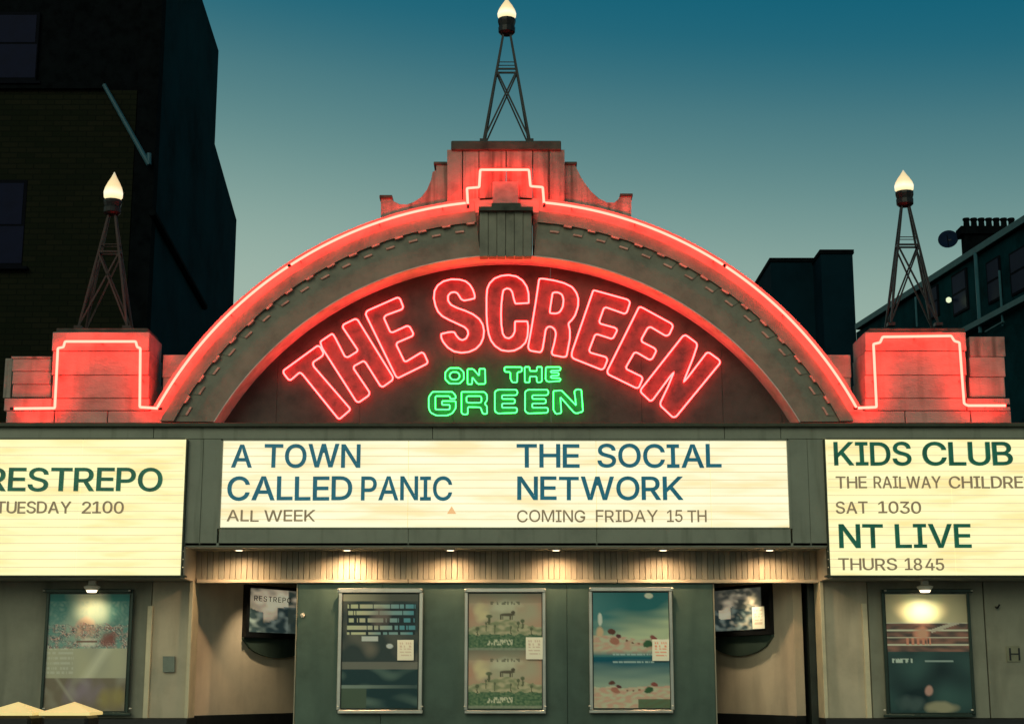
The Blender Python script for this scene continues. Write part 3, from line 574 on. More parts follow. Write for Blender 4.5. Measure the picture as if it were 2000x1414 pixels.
# ------------------------------------------------------------------ lamps on lattice towers
def flame_mat():
    m = bpy.data.materials.new('flame_glass'); m.use_nodes = True; t = m.node_tree; b = t.nodes['Principled BSDF']
    b.inputs['Base Color'].default_value = (.8, .7, .5, 1); b.inputs['Roughness'].default_value = .3
    c = t.nodes.new('ShaderNodeTexCoord'); s = t.nodes.new('ShaderNodeSeparateXYZ'); r = t.nodes.new('ShaderNodeValToRGB')
    t.links.new(c.outputs['Generated'], s.inputs[0]); t.links.new(s.outputs['Z'], r.inputs[0])
    ramp(r, [(0, (1, .82, .42)), (.2, (1, .92, .66)), (.45, (.80, .58, .28)), (.8, (.62, .44, .22)), (1, (.42, .36, .28))])
    t.links.new(r.outputs[0], b.inputs['Emission Color']); b.inputs['Emission Strength'].default_value = 1.02
    return m
FLAME = flame_mat()
def tower(cx, ytop, ybulb, ycup, ybase, x0, x1, Yc, iron, label, topw):
    b0 = at(x0, ybase, Yc - .2); b1 = at(x1, ybase, Yc - .2); xm = (b0.x + b1.x) / 2; hw = (b1.x - b0.x) / 2
    zb_, zc0, zc1, zf = Z_(ybase, Yc - hw * .5), Z_(ycup, Yc), Z_(ybulb, Yc), Z_(ytop, Yc)
    T = empty('lamp_tower', (xm, Yc, zb_), label, 'lamp', 'flame lamps on iron lattice towers')
    tw = topw
    C = [(-1, -1), (1, -1), (1, 1), (-1, 1)]
    def P(i, f): w = hw + (tw - hw) * f; return Vector((xm + C[i][0] * w, Yc + C[i][1] * w * .5, zb_ + (zc0 - zb_) * f))
    for i in range(4):
        MB().bar(P(i, 0), P(i, 1), .013).build('leg', iron, T)
        j = (i + 1) % 4
        MB().bar(P(i, .665), P(j, .665), .011).build('crossbar', iron, T)
        MB().bar(P(i, .73), P(j, .73), .005).build('crossbar', iron, T)
        MB().bar(P(i, .01), P(j, .655), .010).build('brace', iron, T); MB().bar(P(j, .01), P(i, .655), .010).build('brace', iron, T)
    for i in range(4): MB().box(P(i, 0).x - .035, P(i, 0).x + .035, P(i, 0).y - .035, P(i, 0).y + .035, zb_ - .025, zb_ + .004).build('foot_plate', iron, T)
    h = zc1 - zc0; cr = .082
    cup = MB().lathe([(cr * .72, 0), (cr * .98, .02), (cr * 1.0, h * .45), (cr * .9, h * .5), (cr * 1.05, h * .8), (cr * 1.05, h * .97), (cr * .8, h)], xm, Yc, zc0, 12).build('lamp_cup', BLACKM, T)
    H = zf - zc1
    MB().lathe([(.066, 0), (.088, H * .10), (.091, H * .26), (.080, H * .42), (.055, H * .62), (.028, H * .80), (.012, H * .93), (.004, H)], xm, Yc, zc1 + .001, 14, True).build('flame_shade', FLAME, T)
    return T
tower(989, -3, 38, 68, 274, 944, 1035, .38, BLACKM, 'flame lamp on the tall lattice tower crowning the central pylon', .034)
tower(220, 337, 391, 420, 638, 148, 243, .40, RUST, 'flame lamp on the reddish lattice tower above the left pier', .030)
tower(1766, 333, 375, 403, 632, 1745, 1838, .40, BLACKM, 'flame lamp on the lattice tower above the right pier', .034)
# ------------------------------------------------------------------ downlights in the canopy soffit
def spot(name, loc, aim, W_, ang, parent, r=.02, blend=.5, col=(1, .63, .34)):
    l = bpy.data.lights.new(name, 'SPOT'); l.energy = W_; l.spot_size = R(ang); l.spot_blend = blend; l.shadow_soft_size = r; l.color = col
    o = bpy.data.objects.new(name, l); COL.objects.link(o); d = Vector(aim) - Vector(loc)
    o.rotation_euler = d.to_track_quat('-Z', 'Y').to_euler(); o.parent = parent; o.location = Vector(loc) - wloc(parent)
DL = ['leftmost canopy downlight, above the wall end nearest the left sign', 'brightest canopy downlight, above the first poster case', 'canopy downlight above the gap between first and second poster cases', 'canopy downlight above the gap right of the central poster', 'canopy downlight above the seaside poster case', 'rightmost canopy downlight, nearest the right sign']
for i, (px, pw) in enumerate(((467, 17), (678, 36), (880, 18), (1086, 19), (1295, 19), (1503, 17))):
    p = at(px, 1072, .27); p.z = zs
    T = empty('downlight', p, DL[i], 'downlight', 'downlights in the canopy soffit')
    MB().lathe([(.042, -.012), (.05, -.008), (.052, 0)], p.x, p.y, p.z, 16).build('trim_ring', FIXT, T)
    MB().lathe([(.030, -.016), (.032, -.0125)], p.x, p.y, p.z, 12).build('bulb', BULB, T)
    spot('lamp_light', p + Vector((0, 0, -.03)), p + Vector((0, .13 if i != 1 else .2, -1)), pw, 158, T, .02, .9)
# picture lamps over the outer poster cases
for px, lab, pw in ((180, 'small wall lamp glowing over the left outer poster case', 5), (1806, 'small wall lamp glaring over the right outer poster case', 10)):
    p = at(px, 1140, .22); T = empty('picture_lamp', (p.x, .45, zb0 - .02), lab, 'wall lamp', 'picture lamps under the side signs')
    MB().box(p.x - .03, p.x + .03, .20, .25, zb0 - .05, zb0 - .001, .005).build('lamp_stem', FIXT, T)
    MB().lathe([(.055, -.03), (.075, 0), (.03, .02)], p.x, .22, zb0 - .06, 14).build('lamp_hood', FIXT, T)
    MB().lathe([(.04, -.018), (.05, 0)], p.x, .22, zb0 - .092, 12).build('bulb', BULB, T)
    spot('lamp_light', (p.x, .22, zb0 - .12), (p.x, .36, zb0 - 1), pw, 150, T, .03, .8, (1, .8, .48))
for s, X, Y in ((-1, -2.3, 1.15), (1, 2.2, 1.15)):  # added ceiling lamps, out of view, to brighten foyer walls and displays
    T = empty('downlight', (X, Y, zf0 + .12), 'added unseen downlight lighting the foyer wall beside the %s entrance display' % ('left' if s < 0 else 'right'), 'downlight')
    MB().lathe([(.05, -.012), (.06, 0)], X, Y, zf0 + .119, 14).build('trim_ring', FIXT, T); MB().lathe([(.035, -.016), (.04, -.0125)], X, Y, zf0 + .119, 12).build('bulb', BULB, T)
    spot('lamp_light', (X, Y, zf0 + .09), (X - .1 * s, Y + .15, 0), 40, 84, T, .03, .9, (1, .78, .5))
# ------------------------------------------------------------------ posters
from mathutils import noise
def nz(x, y, s): return noise.noise(Vector((x, y, s)))
def mixc(a, b, t): t = max(0, min(1, t)); return tuple(a[i] * (1-t) + b[i] * t for i in range(3))
PRINT = bpy.data.materials.new('printed_paper'); PRINT.use_nodes = True
_t = PRINT.node_tree; _b = _t.nodes['Principled BSDF']; _a = _t.nodes.new('ShaderNodeVertexColor'); _a.layer_name = 'Col'
_t.links.new(_a.outputs[0], _b.inputs['Base Color']); _b.inputs['Roughness'].default_value = .6; _b.inputs['Specular IOR Level'].default_value = .15
BACKLIT = PRINT.copy(); BACKLIT.name = 'backlit_print'; _t = BACKLIT.node_tree; _b = _t.nodes['Principled BSDF']
_t.links.new([n for n in _t.nodes if n.bl_idname == 'ShaderNodeVertexColor'][0].outputs[0], _b.inputs['Emission Color']); _b.inputs['Emission Strength'].default_value = .36
def print_sheet(name, corners, fn, parent, nu=92, nv=138, label=None, gain=1.75, mt=None):
    """corners: TL, TR, BR, BL world points"""
    TL, TRr, BR, BL = corners; V = []; Fc = []; Cc = []
    for j in range(nv + 1):
        v = j / nv
        for i in range(nu + 1):
            u = i / nu; V.append(TL.lerp(TRr, u).lerp(BL.lerp(BR, u), v)); Cc.append(fn(u, v))
    for j in range(nv):
        for i in range(nu):
            a = j * (nu+1) + i; Fc.append((a, a + nu + 1, a + nu + 2, a + 1))
    me = bpy.data.meshes.new(name); me.from_pydata(V, [], Fc); ca = me.color_attributes.new('Col', 'FLOAT_COLOR', 'POINT')
    for k, c in enumerate(Cc): ca.data[k].color = (*[max(0, min(.95, x * gain)) for x in c], 1)
    return link(name, me, mt or PRINT, parent, label=label)
def blob(u, v, cu, cv, ru, rv): return 1 - ((u-cu)/ru)**2 - ((v-cv)/rv)**2 + .5 * nz(u*9, v*9, cu*7+cv)
def band_(v, a, b, e=.012): return max(0, min(1, (v-a)/e)) * max(0, min(1, (b-v)/e))
def f_left(u, v):
    c = mixc((.03, .16, .15), (.52, .52, .38), 1.3 - abs(u-.48)*4.2 + .5*nz(u*5, v*5, 1)); c = mixc(c, (.20, .33, .28), max(0, (v-.1)*2))
    if .06 < v < .3: c = mixc(c, (.30, .38, .32), .6*abs(nz(u*18, v*26, 12)) + .1)
    c = mixc(c, (.66, .38, .27), 1.3*blob(u, v, .47, .30, .14, .11)); k = nz(u*14, v*22, 4)
    if .26 < v + .04*nz(u*8, 0, 2) < .47:
        c = mixc(c, [(.40, .20, .17), (.06, .08, .08), (.55, .48, .40), (.16, .22, .22)][int(abs(nz(u*16, v*24, 9))*14) % 4], .55 + k)
        c = mixc(c, (.22, .06, .05), .9*blob(u, v, .76, .39, .12, .07)); c = mixc(c, (.66, .56, .46), 1.1*blob(u, v, .5, .42, .13, .05)+.5*nz(u*30, v*30, 3)*(abs(u-.5) < .2))
        if .40 < v < .415 and .36 < u < .62: c = (.18, .10, .07)
    if v > .47: c = mixc((.30, .29, .23), (.40, .38, .26), .5 + nz(u*3, v*3, 6)); c = mixc(c, (.52, .50, .38), .8-abs((u-.62)+(v-.6)*.9)*7)
    if .47 < v < .71 and u < .34 and (v*48) % 2 < 1 and nz(u*60, int(v*24)*3.7, 3) > -.15: c = mixc(c, (.50, .50, .44), .45)
    if v > .72: c = mixc((.17, .14, .10), (.23, .18, .21), 1.0*blob(u, v, .48, .84, .3, .16)); c = mixc(c, (.26, .21, .09), 1.0*blob(u, v, .84, .9, .22, .12)); c = mixc(c, (.30, .28, .22), .8*nz(u*7, v*9, 5)); c = mixc(c, (.38, .36, .28), .5-abs((u-.25)-(v-.82)*1.1)*12)
    return c
def f_p1(u, v):
    c = mixc((.035, .05, .05), (.16, .14, .11), nz(u*4, v*6, 3)*1.2 + .1)
    if v < .06: c = mixc((.10, .10, .08), (.5, .42, .28), 1 - u*1.6)
    if .08 < v < .36 and .06 < u < .96:
        r = int((v-.08)/.062); w = (v-.08) % .062
        c = (.02, .03, .035)
        if .010 < w < .046 and nz(u*26, r*3.3, 5) > -.22: c = mixc((.62, .52, .33), (.10, .28, .33), u*1.5 - .25 + .4*nz(u*3, r, 1))
        c = mixc(c, (.26, .18, .15), .55*blob(u, v, .5, .2, .16, .1))
    if .37 < v < .42 and .25 < u < .47: c = (.80, .72, .5)
    c = mixc(c, (.75, .72, .6), 2*blob(u, v, .63, .46, .05, .025))
    if v > .66: c = mixc((.014, .04, .045), (.09, .14, .12), nz(u*3, v*9, 8)*1.8)
    if .80 < v < .83: c = mixc(c, (.3, .36, .3), .7 - u*.6)
    if v > .83 and u < .33: c = (.07, .10, .07)
    if .6 < v < .66: c = mixc(c, (.24, .22, .18), .6)
    return c
def f_p2(u, v0):
    v = v0 % .5 * 2 if v0 < 1 else 1
    c = mixc((.38, .35, .24), (.46, .25, .17), abs(u-.5)*2.0 + .6*nz(u*4, v*4, 2) - .15); c = mixc(c, (.58, .48, .28), 1.1*blob(u, v, .18, .32, .14, .2)); c = mixc(c, (.50, .47, .34), 1.0*blob(u, v, .5, .22, .25, .14))
    if v < .16: c = mixc(c, (.12, .12, .09), .8 - v*3.4)
    if .14 < v < .19 and .3 < u < .75 and nz(u*34, v*10, 3) > .05: c = mixc(c, (.10, .09, .06), .8)
    h = .60 - .15*math.exp(-((u-.5)/.28)**2) + .02*nz(u*20, 1, 4)
    if v > h: c = mixc((.20, .22, .12), (.44, .38, .24), .5+1.3*nz(u*12, v*18, 2))
    c = mixc(c, (.06, .045, .03), 2.2*blob(u, v, .52, .37, .11, .030)); c = mixc(c, (.06, .045, .03), 2.2*blob(u, v, .61, .33, .03, .03))
    for lx in (.44, .47, .57, .60):
        if abs(u-lx) < .007 and .37 < v < .45: c = (.07, .055, .035)
    for (tx, tt, ww) in ((.28, .38, .022), (.24, .50, .010), (.68, .50, .012), (.74, .46, .014), (.86, .6, .012), (.12, .6, .014), (.36, .55, .008), (.58, .57, .008)):
        if abs(u-tx+.01*nz(v*30, tx, 1)) < ww*(.6+.8*abs(nz(v*40, tx*9, 2))) and tt < v < tt+.16: c = (.07, .08, .04)
        c = mixc(c, (.08, .10, .05), 1.6*blob(u, v, tx, tt+.02, ww*2.2, .035))
    if v > .72 + .03*nz(u*12, 3, 3): c = mixc((.02, .09, .045), (.13, .20, .10), .4+1.2*nz(u*30, v*30, 7))
    if .80 < v < .9 and .26 < u < .6 and nz(u*44, v*14, 2) > -.02: c = (.52, .50, .36)
    if v > .95: c = mixc(c, (.34, .33, .26), .5)
    return mixc(c, (.3, .28, .2), .12)
def f_p3(u, v0):
    top = v0 < .56; v = v0/.56 if top else (v0-.56)/.44
    if top:
        c = mixc((.015, .12, .13), (.42, .46, .30), (v-.30)*2.2 + (u-.35)*.7 + .3*nz(u*2, v*12, 5)); c = mixc(c, (.10, .24, .24), .5*max(0, .5-u)*2)
        c = mixc(c, (.6, .55, .42), 2*blob(u, v, .74, .05, .06, .045)); c = mixc(c, (.55, .58, .48), 2*blob(u, v, .09, .42, .035, .12)); c = mixc(c, (.52, .36, .22), 1.6*blob(u, v, .08, .64, .06, .13))
    else:
        c = mixc((.0, .08, .12), (.26, .33, .26), (v-.05)*2.0 + .2*nz(u*2, v*9, 2))
    b = .66 + .12*max(0, u-.1) + .05*nz(u*6, 0, 3) if top else .60 + .06*nz(u*6, 2, 3) - .06*abs(u-.4)
    if v > b: c = mixc((.48, .30, .22), (.44, .42, .30), .5+1.8*nz(u*12, v*18, 3))
    for cu, cv, col, rr_ in ((.24, b-.06, (.10, .035, .025), .055), (.33, b-.01, (.09, .03, .03), .04), (.28, b+.08, (.34, .14, .10), .07), (.80, b-.02, (.22, .06, .05), .05), (.72, b+.08, (.03, .09, .04), .07), (.44, b+.05, (.15, .07, .04), .02), (.52, b+.07, (.15, .07, .04), .018), (.60, b+.06, (.30, .12, .08), .02)):
        c = mixc(c, col, 2.4*blob(u, v, cu, cv, rr_, rr_*.9) + .6*nz(u*40, v*40, 2))if blob(u, v, cu, cv, rr_, rr_*.9) > 0 else c
    if not top and v > .82 and u > .58: c = mixc(c, (.03, .09, .04), .85)
    if top and v > .90: c = mixc(c, (.04, .16, .17), (v-.90)*12)
    if top and .955 < v < .975 and .25 < u < .8 and nz(u*50, 1, 1) > -.1: c = (.3, .4, .38)
    if not top and .08 < v < .12 and .25 < u < .8 and nz(u*50, 4, 1) > -.2: c = (.3, .4, .38)
    return c
def f_right(u, v):
    c = (.014, .035, .035)
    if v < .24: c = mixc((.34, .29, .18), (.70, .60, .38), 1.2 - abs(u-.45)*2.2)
    elif v < .49:
        w = (v-.24) % .0625; c = mixc((.07, .055, .05), (.25, .12, .09), nz(u*7, v*30, 1)+.5)
        if w < .010: c = (.58, .52, .40)
        c = mixc(c, (.70, .30, .20), 1.2*blob(u, v, .44, .34, .12, .07))
        if abs((v-.26) + (u-.8)*.22) < .016 and u > .55: c = (.45, .4, .32)
        if .37 < v < .43 and .2 < u < .55 and nz(u*30, 3, 3) > 0: c = (.7, .22, .15)
    else:
        c = mixc((.008, .022, .026), (.04, .09, .085), .4+nz(u*3, v*4, 2))
        if .55 < v < .585 and .05 < u < .3 and nz(u*40, v*20, 1) > -.15: c = (.42, .48, .42)
        if .56 < v < .575 and .45 < u < .8: c = (.25, .32, .30)
        c = mixc(c, (.42, .24, .20), 1.6*blob(u, v, .48, .82, .06, .05)); c = mixc(c, (.26, .24, .16), 1.3*blob(u, v, .63, .96, .22, .06))
        c = mixc(c, (.05, .08, .08), 1.3*blob(u, v, .25, .92, .2, .08))
    return c
def f_d(seed):
    def f(u, v):
        c = mixc((.05, .055, .04), (.62, .52, .36), 1.15*blob(u, v, .45, .3 if seed == 1 else .55, .55, .5) + .2*nz(u*3, v*3, seed))
        if v > .55 + .25*nz(u*2.2, 0, seed*3.1) + (.15 if .2 < u < .45 else -.1): c = mixc((.02, .035, .035), (.16, .2, .17), nz(u*9, v*9, seed)*1.4+.2)
        if u > .62 and seed == 1: c = mixc(c, (.035, .05, .04), .8+nz(u*7, v*7, 2))
        if seed == 2 and .3 < v < .32 and nz(u*30, 1, 1) > 0: c = (.4, .36, .26)
        if seed == 2 and v < .5: c = mixc(c, (.05, .055, .045), .6 + 1.2*nz(u*4, v*6, 5) + abs(u-.55))
        if seed == 2: c = mixc(c, (.5, .44, .3), 1.2*nz(u*10, v*10, 8)*max(0, 1-abs(u-.6)*2.5))
        return c
    return f
def f_notice(red):
    def f(u, v):
        c = (.66, .58, .44)
        if .15 < u < .85 and .12 < v < .85 and (v*7) % 1 < .5 and nz(u*14, int(v*7)*2.2, 5) > -.15: c = (.62, .22, .12) if red else (.42, .36, .28)
        return c
    return f
def glassm():
    m = bpy.data.materials.new('case_glass'); m.use_nodes = True; t = m.node_tree; t.nodes.clear()
    o = t.nodes.new('ShaderNodeOutputMaterial'); a = t.nodes.new('ShaderNodeBsdfTransparent'); g = t.nodes.new('ShaderNodeBsdfGlossy'); g.inputs['Roughness'].default_value = .08
    f = t.nodes.new('ShaderNodeFresnel'); f.inputs[0].default_value = 1.22; x = t.nodes.new('ShaderNodeMixShader'); t.links.new(f.outputs[0], x.inputs[0]); t.links.new(a.outputs[0], x.inputs[1]); t.links.new(g.outputs[0], x.inputs[2]); t.links.new(x.outputs[0], o.inputs[0]); return m
GLASS = glassm()
def case(r, Yw, depth, fr, fmat, label, fn, notice=None, skirt=False):
    x0, y0, x1, y1 = r; Yf = Yw - depth
    T = empty('poster_case', ((X_(x0, 1270, Yf) + X_(x1, 1270, Yf)) / 2, Yw, Z_(y1, Yf)), label, 'poster case', 'framed poster cases on the cinema front')
    pbox('case_box', (x0 + 1, y0 + 1, x1 - 1, y1 - 1), Yf + .03, Yw - .002, DKFRAME, T)
    for q in ((x0, y0, x1, y0 + fr), (x0, y1 - fr * .8, x1, y1)): pbox('frame_bar', q, Yf - .004, Yf + .028, fmat, T, .004)
    for q in ((x0, y0 + fr + .2, x0 + fr * .8, y1 - fr * .8 - .2), (x1 - fr * .8, y0 + fr + .2, x1, y1 - fr * .8 - .2)): pbox('frame_bar', q, Yf, Yf + .028, fmat, T, .004)
    a, b, c, d = x0 + fr, y0 + fr + 3, x1 - fr, y1 - fr - 2; Yp = Yf + .022
    q = [at(a, b, Yp), at(c, b, Yp), at(c, d, Yp), at(a, d, Yp)]; xl, xr = (q[0].x + q[3].x)/2, (q[1].x + q[2].x)/2
    q = [Vector((xl, Yp, q[0].z)), Vector((xr, Yp, q[0].z)), Vector((xr, Yp, q[2].z)), Vector((xl, Yp, q[2].z))]
    print_sheet('poster', q, fn, T)
    pbox('glass_pane', (a - 1, b - 2, c + 1, d + 2), Yf + .006, Yf + .010, GLASS, T)
    if notice:
        nx0, ny0, nx1, ny1, red = notice; Yn = Yf - .002
        w = [at(nx0, ny0, Yn), at(nx1, ny0, Yn), at(nx1, ny1, Yn), at(nx0, ny1, Yn)]; print_sheet('notice_paper', w, f_notice(red), T, 16, 20)
    for (bx, by) in ((x0 + 2, y0 + 3), (x1 - 2, y0 + 3), (x0 + 1, y1 - 14), (x1 - 1, y1 - 14)):
        p = at(bx, by, Yf - .01); MB().lathe([(.009, -.006), (.012, 0), (.009, .006)], p.x, p.y, p.z, 8).build('corner_bolt', FIXT, T)
    return T
case((659, 1148, 825, 1393), YG, .08, 9, ALU, 'silver framed poster case with dark block lettered poster and pale notice, left of the three', f_p1, (776, 1249, 808, 1289, False))
case((907, 1148, 1066, 1393), YG, .08, 8, ALU, 'silver framed poster case with two stacked green meadow posters, middle of the three', f_p2, (1027, 1244, 1060, 1287, False))
case((1151, 1146, 1315, 1392), YG, .08, 8, ALU, 'silver framed poster case with teal seaside poster and red printed notice', f_p3, (1274, 1248, 1307, 1290, True))
case((84, 1150, 255, 1397), .45, .07, 7, DKFRAME, 'dark framed poster case with pale poster under the left yellow sign', f_left)
case((1727, 1150, 1900, 1400), .45, .07, 7, DKFRAME, 'dark framed poster case with glaring top and striped poster under the right sign', f_right)
# entrance displays on the splayed foyer walls
def display(side, t0, t1, ytop, ybot, lab, seed, txt=None, notice=None):
    Ym = wp(side, (t0+t1)/2, .1, 0).y; z1_, z0_ = Z_(ytop, Ym), Z_(ybot, Ym)
    c = wp(side, (t0+t1)/2, 0, z0_); T = empty('entrance_display', c, lab, 'display', 'displays on the foyer walls')
    wbox(side, t0, t1, .05, .001, z0_, z1_, 'display_box', BLACKM, T)
    a, b = (t0 + .025, t1 - .03) if side < 0 else (t0 + .07, t1 - .03)
    def Pq(u, z): return wp(side, a + (b-a)*u, .053, z)
    h = z1_ - z0_; U = (0, 1) if side < 0 else (1, 0)
    print_sheet('poster', [Pq(U[0], z1_ - .03), Pq(U[1], z1_ - .03), Pq(U[1], z0_ + .05), Pq(U[0], z0_ + .05)], f_d(seed), T, 40, 40, mt=BACKLIT)
    # curved dark shelf board below the box
    m = MB(); n = 10; fr = []; bk = []
    for i in range(n + 1):
        t = t0 + (t1 - t0) * i / n; dz = .02 + .17 * math.sqrt(max(0, 1 - (2*i/n - 1)**2)) ** 1.3
        fr.append(m.b.verts.new(wp(side, t, .03, z0_ - dz))); bk.append(m.b.verts.new(wp(side, t, .003, z0_ - dz)))
    fr += [m.b.verts.new(wp(side, t1, .03, z0_ - .002)), m.b.verts.new(wp(side, t0, .03, z0_ - .002))]; bk += [m.b.verts.new(wp(side, t1, .003, z0_ - .002)), m.b.verts.new(wp(side, t0, .003, z0_ - .002))]
    m.b.faces.new(fr); m.b.faces.new(bk[::-1]); k = len(fr)
    for i in range(k): m.b.faces.new((fr[i], bk[i], bk[(i+1) % k], fr[(i+1) % k]))
    m.build('curved_apron', GREEN, T)
    if notice:
        q = [wp(side, notice[0], .056, z0_ + notice[3]), wp(side, notice[1], .056, z0_ + notice[3]), wp(side, notice[1], .056, z0_ + notice[2]), wp(side, notice[0], .056, z0_ + notice[2])]
        print_sheet('notice_paper', q, f_notice(False), T, 14, 18)
    if txt:
        x = 0; L = []
        for ch in txt:
            xs = [v / 500 for g in GLYPH[ch] for v in g[::2]]; L.append((ch, x - min(xs))); x += max(xs) - min(xs) + .2
        k = .62 / x; ang = math.atan2(Pq(1, 0).y - Pq(0, 0).y, Pq(1, 0).x - Pq(0, 0).x); Ld = (Pq(1, 0) - Pq(0, 0)).length
        for ch, xx in L:
            o = bpy.data.objects.new('printed_letter', glyph_mesh(ch, BLACK)); COL.objects.link(o); o.parent = T
            o.location = wp(side, a + (b-a) * (.06 + xx * k), .0555, z1_ - .15) - T.location; o.scale = (k * Ld * .9, .1, .05); o.rotation_euler = (0, 0, ang)
display(-1, .37, .95, 1146, 1246, 'black entrance display with pale picture and small lettering, left of the green wall', 1, 'RESTREPO')
display(1, .175, .80, 1144, 1241, 'black entrance display with smoky picture and white notice, right of the green wall', 2, None, (.215, .33, .055, .26))
# small fittings
o = MB().prism(pts([(318, 1281), (341, 1281), (341, 1312), (318, 1312)], .43), .425, .452).build('intercom_plate', mat('grey_steel_plate', (.16, .19, .16), .4, metal=.4), None, at(330, 1297, .44)); tag(o, 'small grey metal plate on the cream panel right of the left poster case', 'wall plate')
HS = empty('hydrant_sign', at(1979, 1290, .45), 'small square plate with a black letter H on the far right wall', 'sign')
pbox('plate', (1966, 1261, 1992, 1292), .44, .449, mat('olive_sign_plate', (.20, .20, .13), .5), HS, .002)
g = fill_mesh([[(L[i] / 500, L[i+1] / 500) for i in range(0, len(L), 2)] for L in GLYPH['H']], .003, 'letter'); p0, p1 = at(1969, 1289, .436), at(1989, 1265, .436)
g.transform(Matrix.Diagonal(((p1.x-p0.x)/.8, 1, p1.z-p0.z, 1))); g.transform(Matrix.Translation(p0)); link('letter', g, BLACK, HS)
p = at(1947, 1187, .42); T = empty('wall_hook', p, 'small dark hook high on the right wall above the H plate', 'hook')
MB().bar(p + Vector((0, .035, .01)), p + Vector((0, -.02, .0)), .008, 8).build('stem', BLACKM, T); MB().bar(p + Vector((0, -.02, 0)), p + Vector((.02, -.02, .03)), .008, 8).build('tip', BLACKM, T)
p = at(591, 1201, YG - .02); o = MB().lathe([(.012, -.02), (.02, 0), (.014, .018)], p.x, p.y, p.z, 10).build('wall_stud', FIXT, None, p); tag(o, 'small white round stud on the green wall left of the first poster case', 'stud')
# bins in front
def bin_(px0, px1, pyb, pyp, Y, label):
    a, b = at(px0, pyb, Y), at(px1, pyb, Y); w = (b.x - a.x) / 2; xm = (a.x + b.x) / 2; top = a.z; Yc = Y + w
    T = empty('street_bin', (xm, Yc, 0), label, 'bin', 'street bins in front of the cinema')
    MB().box(xm - w * .9, xm + w * .9, Yc - w * .9, Yc + w * .9, .03, top - .02, .02).build('body', BLACK, T); MB().box(xm - w * .8, xm + w * .8, Yc - w * .8, Yc + w * .8, 0, .03).build('base', BLACKM, T)
    pk = Z_(pyp, Yc) - top
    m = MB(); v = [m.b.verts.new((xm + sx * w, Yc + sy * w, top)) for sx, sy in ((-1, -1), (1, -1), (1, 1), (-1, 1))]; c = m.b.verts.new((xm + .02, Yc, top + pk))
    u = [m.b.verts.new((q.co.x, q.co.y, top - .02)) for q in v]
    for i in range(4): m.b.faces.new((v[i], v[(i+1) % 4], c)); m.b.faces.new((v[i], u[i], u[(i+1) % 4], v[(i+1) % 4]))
    m.b.faces.new(u); m.build('lid', mat('cream_lid_added_glow', (.72, .66, .42), .45, var=.1, emit=(.85, .64, .20), es=.72), T)  # glow added to the lid so that it looks brightly lit
    for k in (-1, 1): MB().box(xm - w * .55, xm + w * .55, Yc + k * (w * .9 + .002) - .002, Yc + k * (w * .9 + .002) + .002, top - .25, top - .12).build('posting_slot', BLACKM, T)
bin_(-36, 63, 1391, 1370, -2.6, 'black street bin with cream pyramid lid given an added glow, cut off by the left edge'); bin_(76, 175, 1391, 1370, -2.6, 'black street bin with cream pyramid lid given an added glow, below the left poster case')
# ------------------------------------------------------------------ left brick building
BRK = bpy.data.materials.new('dark_brick'); BRK.use_nodes = True
t = BRK.node_tree; b = t.nodes['Principled BSDF']; g = t.nodes.new('ShaderNodeNewGeometry'); s = t.nodes.new('ShaderNodeSeparateXYZ'); cb = t.nodes.new('ShaderNodeCombineXYZ')
a = t.nodes.new('ShaderNodeMath'); a.operation = 'ADD'; t.links.new(g.outputs['Position'], s.inputs[0]); t.links.new(s.outputs[0], a.inputs[0]); t.links.new(s.outputs[1], a.inputs[1]); t.links.new(a.outputs[0], cb.inputs[0]); t.links.new(s.outputs[2], cb.inputs[1])
k = t.nodes.new('ShaderNodeTexBrick'); k.inputs['Scale'].default_value = 1; k.inputs['Brick Width'].default_value = .225; k.inputs['Row Height'].default_value = .075; k.inputs['Mortar Size'].default_value = .008
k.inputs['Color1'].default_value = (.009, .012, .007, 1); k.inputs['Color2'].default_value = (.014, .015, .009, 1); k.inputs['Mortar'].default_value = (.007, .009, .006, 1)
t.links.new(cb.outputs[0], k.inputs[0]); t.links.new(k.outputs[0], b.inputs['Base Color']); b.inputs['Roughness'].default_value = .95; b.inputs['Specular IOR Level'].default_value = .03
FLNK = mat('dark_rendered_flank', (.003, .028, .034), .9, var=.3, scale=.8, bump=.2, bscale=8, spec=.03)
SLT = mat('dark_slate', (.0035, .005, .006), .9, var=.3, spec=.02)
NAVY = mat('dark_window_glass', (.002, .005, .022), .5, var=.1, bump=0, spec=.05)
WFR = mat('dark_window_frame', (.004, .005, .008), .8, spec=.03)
YB = 6.0; xf = X_(297, 400, YB)
LB = empty('brick_building', (xf - 4, YB, 0), 'tall dark brick building with stepped gable flank behind the left pier', 'building')
def fl(px, py): q = atX(px, py, xf); return q.y, q.z
A = fl(427, 100); Bq = fl(424, 290); Cq = fl(462, 430)
slope = (A[1] - fl(395, 0)[1]) / (A[0] - fl(395, 0)[0]); zfront = A[1] + slope * (YB - A[0])
prof = [(YB, 0), (YB, zfront), (A[0], A[1]), (A[0], Bq[1]), (Cq[0], Cq[1]), (Cq[0], 0)]
def xprism(prof, x0, x1, name, mt, parent):
    m = MB(); a = [m.b.verts.new((x0, y, z)) for y, z in prof]; c = [m.b.verts.new((x1, y, z)) for y, z in prof]; n = len(prof)
    m.b.faces.new(a); m.b.faces.new(c[::-1])
    for i in range(n): m.b.faces.new((a[i], a[(i+1) % n], c[(i+1) % n], c[i]))
    return m.build(name, mt, parent)
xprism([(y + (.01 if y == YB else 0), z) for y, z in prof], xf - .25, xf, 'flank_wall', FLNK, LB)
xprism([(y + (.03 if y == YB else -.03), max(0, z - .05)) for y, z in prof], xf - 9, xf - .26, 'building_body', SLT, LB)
zst = Z_(178, YB)
